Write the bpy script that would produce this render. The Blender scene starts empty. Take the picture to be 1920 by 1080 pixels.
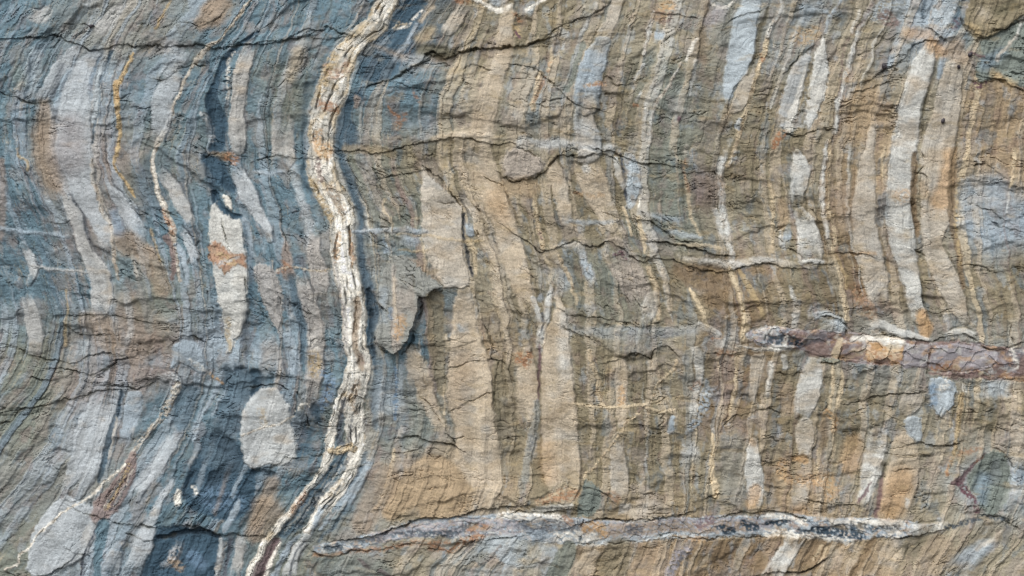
import bpy, math, random
import numpy as np

# ------------------------------------------------------------------ camera, world, sun, exposure
S = 0.0015                      # one unit of the survey grid laid on the rock = 1.5 mm
sc = bpy.context.scene
col = sc.collection
cam_d = bpy.data.cameras.new("camera"); cam = bpy.data.objects.new("camera", cam_d)
col.objects.link(cam); sc.camera = cam
cam_d.lens = 85; cam_d.sensor_width = 36; cam_d.clip_start = 0.1; cam_d.clip_end = 200
cam.location = (0, -(1920 * S * 85 / 36), 0); cam.rotation_euler = (math.radians(90), 0, 0)

EL, AZ = math.radians(52), math.radians(212)        # sun height, compass bearing seen from above (0 = into the rock)
w = bpy.data.worlds.new("World"); sc.world = w; w.use_nodes = True
nt = w.node_tree
sky = nt.nodes.new("ShaderNodeTexSky"); sky.sky_type = 'NISHITA'; sky.sun_disc = False
sky.sun_elevation = EL; sky.sun_rotation = AZ; sky.air_density = 1.0; sky.dust_density = 4.0; sky.ozone_density = 0.6
bg = nt.nodes["Background"]; bg.inputs[1].default_value = 0.15
hs = nt.nodes.new("ShaderNodeHueSaturation"); hs.inputs["Saturation"].default_value = .35     # high thin cloud: a whiter sky
nt.links.new(sky.outputs[0], hs.inputs["Color"]); nt.links.new(hs.outputs[0], bg.inputs[0])
sd = bpy.data.lights.new("sun", 'SUN'); sd.energy = 0.7; sd.angle = math.radians(50); sd.color = (1.0, 0.95, 0.88)
sun = bpy.data.objects.new("sun", sd); col.objects.link(sun)
from mathutils import Vector
tosun = Vector((math.sin(AZ) * math.cos(EL), math.cos(AZ) * math.cos(EL), math.sin(EL)))
sun.rotation_euler = tosun.to_track_quat('Z', 'Y').to_euler(); sun.location = tosun * 5
sc.view_settings.view_transform = 'Standard'; sc.view_settings.look = 'None'
sc.view_settings.gamma = 1; sc.view_settings.use_curve_mapping = False
sc.view_settings.exposure = 0.44

# ------------------------------------------------------------------ numpy noise
def _hash(ix, iy, seed):
    h = (ix.astype(np.int64) * 374761393 + iy.astype(np.int64) * 668265263 + seed * 1442695041) & 0xFFFFFFFF
    h = ((h ^ (h >> 13)) * 1274126177) & 0xFFFFFFFF
    return (h ^ (h >> 16)) & 0xFFFFFFFF
_ang = np.linspace(0, 2 * np.pi, 256, endpoint=False)
_gx, _gy = np.cos(_ang).astype(np.float32), np.sin(_ang).astype(np.float32)
def perlin(x, y, seed=0):
    ix = np.floor(x); iy = np.floor(y); fx = (x - ix).astype(np.float32); fy = (y - iy).astype(np.float32)
    ix = ix.astype(np.int32); iy = iy.astype(np.int32)
    ux = fx * fx * fx * (fx * (fx * 6 - 15) + 10); uy = fy * fy * fy * (fy * (fy * 6 - 15) + 10)
    def g(a, b, dx, dy):
        k = _hash(a, b, seed) & 255
        return _gx[k] * dx + _gy[k] * dy
    a = g(ix, iy, fx, fy); b = g(ix + 1, iy, fx - 1, fy)
    c = g(ix, iy + 1, fx, fy - 1); d = g(ix + 1, iy + 1, fx - 1, fy - 1)
    p = a + ux * (b - a); q = c + ux * (d - c)
    return (p + uy * (q - p)) * 1.5
def fbm(x, y, seed=0, octv=3, gain=0.5):
    r = 0; a = 1.0; f = 1.0
    for o in range(octv):
        r = r + a * perlin(x * f + 17.3 * o, y * f - 9.1 * o, seed + o * 31); a *= gain; f *= 2.03
    return r
def sstep(e0, e1, v):
    t = np.clip((v - e0) / (e1 - e0), 0, 1); return t * t * (3 - 2 * t)
def facets(x, y, seed):
    """broken-rock facets: nearest jittered cell, each with its own level and tilt; also distance to the cell border"""
    ix = np.floor(x).astype(np.int32); iy = np.floor(y).astype(np.int32)
    d1 = np.full(x.shape, 9., np.float32); d2 = d1.copy(); h = np.zeros(x.shape, np.float32)
    for a in (-1, 0, 1):
        for b in (-1, 0, 1):
            k = _hash(ix + a, iy + b, seed)
            jx = (k & 255) / 255.; jy = ((k >> 8) & 255) / 255.; lv = ((k >> 16) & 255) / 127.5 - 1
            t1 = ((k >> 4) & 255) / 127.5 - 1; t2 = ((k >> 20) & 255) / 127.5 - 1
            dx = (x - (ix + a + jx)).astype(np.float32); dy = (y - (iy + b + jy)).astype(np.float32)
            d = dx * dx + dy * dy
            v = (lv * .5 + t1 * dx * 1.1 + (t2 * .7 + .85) * dy).astype(np.float32)
            m = d < d1
            d2 = np.where(m, d1, np.minimum(d2, d)); h = np.where(m, v, h); d1 = np.where(m, d, d1)
    return h, np.sqrt(d2) - np.sqrt(d1)

# ------------------------------------------------------------------ survey grid on the rock face (x right, y down; 1 unit = 1.5 mm)
def axis(a, b, step, out, n):
    core = np.arange(a, b + step, step)
    g = np.cumsum(step * np.linspace(1, 2 * out / (n * step) - 1, n))
    return np.concatenate([a - g[::-1], core, core[-1] + g]).astype(np.float32)
XS = axis(-30, 1950, 1.5, 1050, 130); YS = axis(-30, 1110, 1.5, 650, 100)
NX, NY = len(XS), len(YS)
X, Y = np.meshgrid(XS, YS)
WX = X + 2.4 * fbm(X / 22, Y / 22, 5, 3) + 4.0 * perlin(X / 75, Y / 75, 6)
WY = Y + 2.4 * fbm(X / 22, Y / 22, 8, 3) + 4.0 * perlin(X / 75, Y / 75, 9)

# folded bedding: guide lines down the face; U = bedding coordinate, constant along a layer
GY = [0, 100, 200, 300, 400, 500, 600, 700, 800, 900, 1000, 1080]
GUIDES = """
60 0 -30 -20 20 60 90 60 -20 -120 -260 -350
195 130 85 88 130 168 195 205 178 140 80 40
250 190 178 172 205 218 222 225 212 195 172 150
300 248 217 220 270 300 335 325 280 225 160 130
455 390 330 287 312 328 345 335 300 240 190 150
490 430 400 398 405 430 435 432 405 370 300 262
560 520 490 500 520 545 560 560 540 500 440 400
600 565 532 520 565 580 590 600 585 540 480 440
728 650 609 603 637 646 664 668 648 600 535 495
800 735 680 675 720 740 750 750 750 725 680 640
880 830 790 795 825 850 870 880 885 885 850 790
970 945 918 900 930 968 988 992 1000 990 965 900
1040 1025 1000 1000 1010 1032 1040 1050 1058 1065 1045 1010
1160 1125 1100 1103 1130 1162 1178 1165 1165 1165 1145 1110
1250 1218 1195 1180 1180 1212 1238 1240 1260 1270 1262 1240
1345 1320 1300 1285 1298 1320 1330 1315 1310 1300 1290 1260
1460 1430 1395 1355 1358 1378 1397 1380 1368 1340 1330 1300
1560 1528 1490 1485 1500 1525 1552 1520 1508 1498 1480 1450
1640 1598 1573 1553 1555 1573 1590 1580 1575 1560 1540 1500
1785 1738 1712 1695 1688 1702 1728 1712 1692 1655 1628 1590
1850 1803 1785 1768 1755 1768 1802 1800 1790 1772 1740 1690
1965 1930 1912 1902 1896 1902 1920 1912 1900 1882 1845 1780
2300 2270 2250 2240 2240 2240 2250 2250 2240 2220 2180 2140"""
G = np.array([[float(v) for v in l.split()] for l in GUIDES.strip().splitlines()])
GU = G.mean(axis=1)
yy = np.clip(YS, 0, 1080)
curves = np.array([np.interp(yy, GY, g) for g in G])
ker = np.ones(31) / 31
pad = np.pad(curves, ((0, 0), (15, 15)), 'edge'); curves = np.array([np.convolve(p, ker, 'valid') for p in pad])
shift = np.where(YS > 1080, (1080 - YS) * .6, np.where(YS < 0, -YS * .5, 0)); curves = curves + shift
U = np.empty_like(X)
for j in range(NY):
    c = curves[:, j]
    U[j] = np.interp(WX[j], np.concatenate([[c[0] - 3000], c, [c[-1] + 3000]]), np.concatenate([[GU[0] - 3000], GU, [GU[-1] + 3000]]))

# ------------------------------------------------------------------ palette (appearance of the dry rock in even light, sRGB)
PAL = dict(
    B=(92, 115, 126), b=(143, 156, 165), G=(128, 130, 125), g=(112, 117, 108), O=(122, 113, 91), o=(138, 131, 112),
    T=(148, 130, 104), t=(176, 163, 142), D=(56, 78, 93), P=(132, 124, 118), R=(116, 99, 76), p=(166, 170, 170),
    q=(170, 163, 150), w=(210, 207, 197), k=(180, 181, 176), c=(188, 172, 142), y=(166, 146, 108), r=(160, 104, 62),
    L=(156, 166, 171), N=(44, 60, 72), V=(92, 68, 74), u=(126, 100, 92), e=(108, 116, 110), a=(174, 138, 94), M=(146, 140, 145),
    n=(78, 84, 92), z=(145, 128, 108), f=(152, 144, 134), i=(98, 134, 168), H=(82, 101, 113), s=(92, 88, 70))
def lin(cc):
    v = np.array(cc, float) / 255; return np.where(v < .04045, v / 12.92, ((v + .055) / 1.055) ** 2.4)
KALB = 1 / 0.80
def soft(v, s_=.8):
    y = v[0] * .3 + v[1] * .59 + v[2] * .11; return [y + (c - y) * s_ for c in v]
PALL = {k: lin(soft(v, .66 if k in 'irMu' else .9 if k in 'tTyoOca' else .95)) for k, v in PAL.items()}
BASE = ["BGGBBBDOOooGGobg",
        "BbBBgBBoGOgoOToT",
        "BPgBBgOOOOgOOToT",
        "BPBBBGgOOOgoORob",
        "BBgBBGBoOgOROROO",
        "gPPbBBBTOOoROGGG",
        "gPBBDgGoOOOROOoO",
        "GGBDBBTTOOOoToob",
        "gbBBgGoGoTTRTToo"]
m = np.array([[PALL[c] for c in r] for r in BASE])
fx = np.clip((WX + 30 * fbm(X / 90, Y / 90, 41, 3)) / 120 - .5, 0, 14.999); fy = np.clip((WY + 30 * fbm(X / 90, Y / 90, 47, 3)) / 120 - .5, 0, 7.999)
ix = fx.astype(int); iy = fy.astype(int); tx = (fx - ix)[..., None]; ty = (fy - iy)[..., None]
tx = tx * tx * (3 - 2 * tx); ty = ty * ty * (3 - 2 * ty)
C = (m[iy, ix] * (1 - tx) + m[iy, ix + 1] * tx) * (1 - ty) + (m[iy + 1, ix] * (1 - tx) + m[iy + 1, ix + 1] * tx) * ty
C = C.astype(np.float32); del tx, ty, fx, fy, ix, iy
# fine lamination that follows the folded bedding
lam = fbm(U / 18, Y / 300, 61, 4, .5)
lam2 = fbm(U / 42, Y / 420, 71, 2)
C *= (1 + .15 * lam + .14 * lam2)[..., None].clip(.5, 1.6)
jog = 5 * np.floor(perlin(X / 300, WY / 42, 87) * 5) / 5          # small offsets where joints cut the layers
pale = sstep(.22, .34, perlin((U + jog) / 22, Y / 520, 83) + .15 * perlin(U / 6, Y / 260, 84))
dark = sstep(.25, .40, perlin((U + jog) / 10 + 40, Y / 420, 88) + .25 * perlin(U / 4, Y / 200, 89))
C *= (1 - .13 * dark)[..., None]
pc = lin((142, 154, 164)) * (1 - sstep(350, 900, X))[..., None] + np.array(PALL['t'], np.float32) * sstep(350, 900, X)[..., None]
C += (pc - C) * (pale * .5)[..., None]

# ------------------------------------------------------------------ relief (grid units)
H = 16 * fbm(X / 420, Y / 330, 101, 2) + 4.5 * fbm(X / 95, Y / 70, 103, 2)
ANG = [[-40, -40, -35, -25, -15, -20, -5, 0], [-20, 0, 0, 0, -15, -15, 0, 0], [30, 20, 30, 10, 10, 5, 0, 0],
       [35, 30, 32, 20, 30, 15, 5, 5], [20, 10, 25, 20, 40, 20, 10, 5], [0, 0, 10, 5, 20, 10, 5, 5], [0, 0, 0, 5, 15, 5, 0, 0],
       [-30, -20, 10, 0, 5, 0, 0, 0], [-40, -30, -15, -15, -10, -20, -25, -30]]
A = np.array(ANG, float)
fx = np.clip(X / 240 - .5, 0, 6.999); fy = np.clip(Y / 120 - .5, 0, 7.999); ix = fx.astype(int); iy = fy.astype(int); tx = fx - ix; ty = fy - iy
AN = (A[iy, ix] * (1 - tx) + A[iy, ix + 1] * tx) * (1 - ty) + (A[iy + 1, ix] * (1 - tx) + A[iy + 1, ix + 1] * tx) * ty
def rot(deg, x=WX, y=WY):
    c, s_ = math.cos(math.radians(deg)), math.sin(math.radians(deg)); return x * c + y * s_, -x * s_ + y * c
REG = .45 + .95 * sstep(-.4, .5, perlin(X / 130, Y / 90, 555) + .4 * perlin(X / 50, Y / 40, 556))
ROUGH = np.zeros_like(X); FINE = np.zeros_like(X); wsum = 0
for deg, wd in ((0, 16), (32, 18), (-36, 18)):
    wt = np.exp(-3.2 * ((AN + 10 * perlin(X / 60, Y / 45, 99) - deg) / wd) ** 2) + 1e-4; wsum = wsum + wt
    a_, b_ = rot(deg); b_ = b_ + 5 * fbm(X / 40, Y / 30, 120 + deg, 2); a_ = a_ + 6 * perlin(X / 30, Y / 30, 140 + deg)
    f0, e0 = facets(a_ / 190 + 3, b_ / 72 + 9, 250 + deg)
    f1, e1 = facets(a_ / 95 + 7, b_ / 34 + 3, 200 + deg)
    f2, e2 = facets(a_ / 34, b_ / 12, 300 + deg)
    r1 = 1 - np.abs(perlin(a_ / 62, b_ / 10, 400 + deg)) * 2.2; r2 = 1 - np.abs(perlin(a_ / 24, b_ / 5.5, 500 + deg)) * 2.2
    msk = sstep(-.05, .45, perlin(a_ / 50, b_ / 26, 600 + deg))
    cr = -4.0 * sstep(.84, 1.0, r1) * msk - 1.7 * sstep(.80, 1.0, r2) * sstep(0, .5, perlin(a_ / 26, b_ / 15, 700 + deg))
    sh = b_ / 15 + 1.1 * fbm(a_ / 70, b_ / 30, 740 + deg, 2); sh = sh - np.floor(sh)      # cleavage plates: each leans out and breaks back
    plate = (np.where(sh < .86, sh / .86, (1 - sh) / .14) - .5) * sstep(-.2, .6, perlin(a_ / 90, b_ / 45, 760 + deg))
    ROUGH += wt * (2.1 * f0 + 1.6 * f1 * (.4 + .6 * REG) + .9 * f2 * REG + .9 * plate * REG); FINE += wt * cr
ROUGH /= wsum
def blur(a):
    p = np.pad(a, 1, 'edge'); p = (p[:-2] + 2 * p[1:-1] + p[2:]) / 4; return (p[:, :-2] + 2 * p[:, 1:-1] + p[:, 2:]) / 4
ROUGH = blur(blur(blur(ROUGH))); FINE = FINE / wsum * REG
GRAIN = .8 * fbm(WX / 13, WY / 8, 811, 2) + .38 * fbm(X / 4.6, Y / 3.6, 821, 2)
STRI = 1.2 * lam + 1.6 * pale - 1.2 * dark                                              # harder laminae stand proud
SMOOTH = np.zeros_like(X)                                      # 1 where the rock is a dense smooth bed
ID = np.zeros(X.shape, np.int16)                               # which part a point belongs to

# ------------------------------------------------------------------ distance helpers on a window of the grid
def window(pts, mar):
    x0, x1 = min(p[0] for p in pts) - mar, max(p[0] for p in pts) + mar
    y0, y1 = min(p[1] for p in pts) - mar, max(p[1] for p in pts) + mar
    return slice(*np.searchsorted(YS, (y0, y1))), slice(*np.searchsorted(XS, (x0, x1)))
def refine(pts, n=5):
    """smooth curve through the points"""
    if len(pts) < 3: return pts
    P_ = np.array(pts, float); P_ = np.vstack([2 * P_[0] - P_[1], P_, 2 * P_[-1] - P_[-2]]); out = []
    for i in range(1, len(P_) - 2):
        for k in range(n):
            t = k / n; a, b, c, d = P_[i - 1], P_[i], P_[i + 1], P_[i + 2]
            out.append(.5 * (2 * b + (c - a) * t + (2 * a - 5 * b + 4 * c - d) * t * t + (3 * b - a - 3 * c + d) * t ** 3))
    out.append(P_[-2]); return [tuple(o) for o in out]
def dist_line(pts, sl, qx=None, qy=None, flat_ends=False):
    """signed distance to a ribbon of varying width; side (>0 = left of travel, i.e. above for left-to-right)"""
    x = WX[sl] if qx is None else qx; y = WY[sl] if qy is None else qy
    best = np.full(x.shape, 1e6, np.float32); side = np.zeros(x.shape, np.float32); raw = best.copy()
    for (x0, y0, w0), (x1, y1, w1) in zip(pts[:-1], pts[1:]):
        dx, dy = x1 - x0, y1 - y0; L2 = dx * dx + dy * dy + 1e-9
        t = np.clip(((x - x0) * dx + (y - y0) * dy) / L2, 0, 1)
        px, py = x - x0 - t * dx, y - y0 - t * dy
        r = np.sqrt(px * px + py * py); d = r - .5 * (w0 + (w1 - w0) * t)
        if flat_ends and ((x0, y0, w0) == pts[0] or (x1, y1, w1) == pts[-1]):
            tt = ((x - x0) * dx + (y - y0) * dy) / L2; over = np.where(tt < 0, -tt, tt - 1) * math.sqrt(L2)
            per = np.abs((x - x0) * dy - (y - y0) * dx) / math.sqrt(L2) - .5 * (w0 + (w1 - w0) * t)
            end = ((tt < 0) & ((x0, y0, w0) == pts[0])) | ((tt > 1) & ((x1, y1, w1) == pts[-1]))
            d = np.where(end, np.maximum(per, over), d)
        mm = d < best; best = np.where(mm, d, best); raw = np.where(mm, r, raw)
        side = np.where(mm, (px * dy - py * dx) / math.sqrt(L2), side)
    return best, raw, side
def dist_poly(pts, sl):
    x = WX[sl]; y = WY[sl]; best = np.full(x.shape, 1e6, np.float32); ins = np.zeros(x.shape, bool)
    n = len(pts)
    for i in range(n):
        x0, y0 = pts[i]; x1, y1 = pts[(i + 1) % n]; dx, dy = x1 - x0, y1 - y0
        t = np.clip(((x - x0) * dx + (y - y0) * dy) / (dx * dx + dy * dy + 1e-9), 0, 1)
        best = np.minimum(best, np.hypot(x - x0 - t * dx, y - y0 - t * dy))
        if y0 != y1:
            ins ^= ((y0 > y) != (y1 > y)) & (x < (x1 - x0) * (y - y0) / (y1 - y0) + x0)
    return np.where(ins, -best, best)

for sd_, key, scl, th, amt in ((2001, 'H', (70, 36), .25, .45), (2011, 'u', (60, 30), .25, .34), (2013, 'P', (70, 50), .15, .45), (2021, 'b', (50, 26), .35, .35), (2031, 'g', (80, 30), .2, .22), (2041, 's', (34, 12), .4, .35)):
    mm = sstep(th, th + .55, fbm((U * .7 + WX * .3) / scl[1], WY / scl[0], sd_, 4, .6)) * amt
    C += (np.array(PALL[key], np.float32) - C) * mm[..., None]
vn = sstep(.90, 1.0, 1 - np.abs(fbm(U / 15, Y / 170, 2061, 3)) * 2) * sstep(-.1, .4, perlin(WX / 40, WY / 60, 2063))
C += (np.array(PALL['c'], np.float32) * .85 - C) * (.38 * vn)[..., None]

BEDH = np.zeros_like(X); rb = random.Random(12); LJ = fbm(X / 10, Y / 16, 3100, 3)
for k in range(66):
    u0 = rb.uniform(-60, 1990); wk = rb.choice((4, 5, 7, 10, 14, 20, 27)); y0 = rb.uniform(-300, 700); y1 = y0 + rb.uniform(260, 900)
    wv = wk * (.75 + .5 * perlin(Y[:, :1] / 120 + k, Y[:, :1] * 0 + k * 1.7, 3000 + k)) * sstep(y0, y0 + 90, Y[:, :1]) * (1 - sstep(y1 - 90, y1, Y[:, :1]))
    if u0 < 640: kk = rb.choice('bbpqPH')
    else: kk = rb.choice('ttqqkkcToRpGu')
    j0 = max(0, np.searchsorted(XS, u0 - 420)); j1 = np.searchsorted(XS, u0 + 420)
    uu = (U + jog)[:, j0:j1] + 1.3 * LJ[:, j0:j1]
    bd = np.abs(uu - u0) - wv * .5
    cvk = (1 - sstep(-.8, 1.2, bd)) * (wv > .8) * rb.uniform(.25, .6)
    C[:, j0:j1] += (np.array(PALL[kk], np.float32) * (1 + .12 * lam[:, j0:j1])[..., None] - C[:, j0:j1]) * cvk[..., None]
    dk = np.exp(-((uu - u0 - wv * .5 - 1.5) / 1.3) ** 2) * (wv > 1.5) * .22
    C[:, j0:j1] *= (1 - dk)[..., None]
    BEDH[:, j0:j1] += (cvk * rb.uniform(-.6, 2.0)).astype(np.float32) - 3.5 * dk
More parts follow.
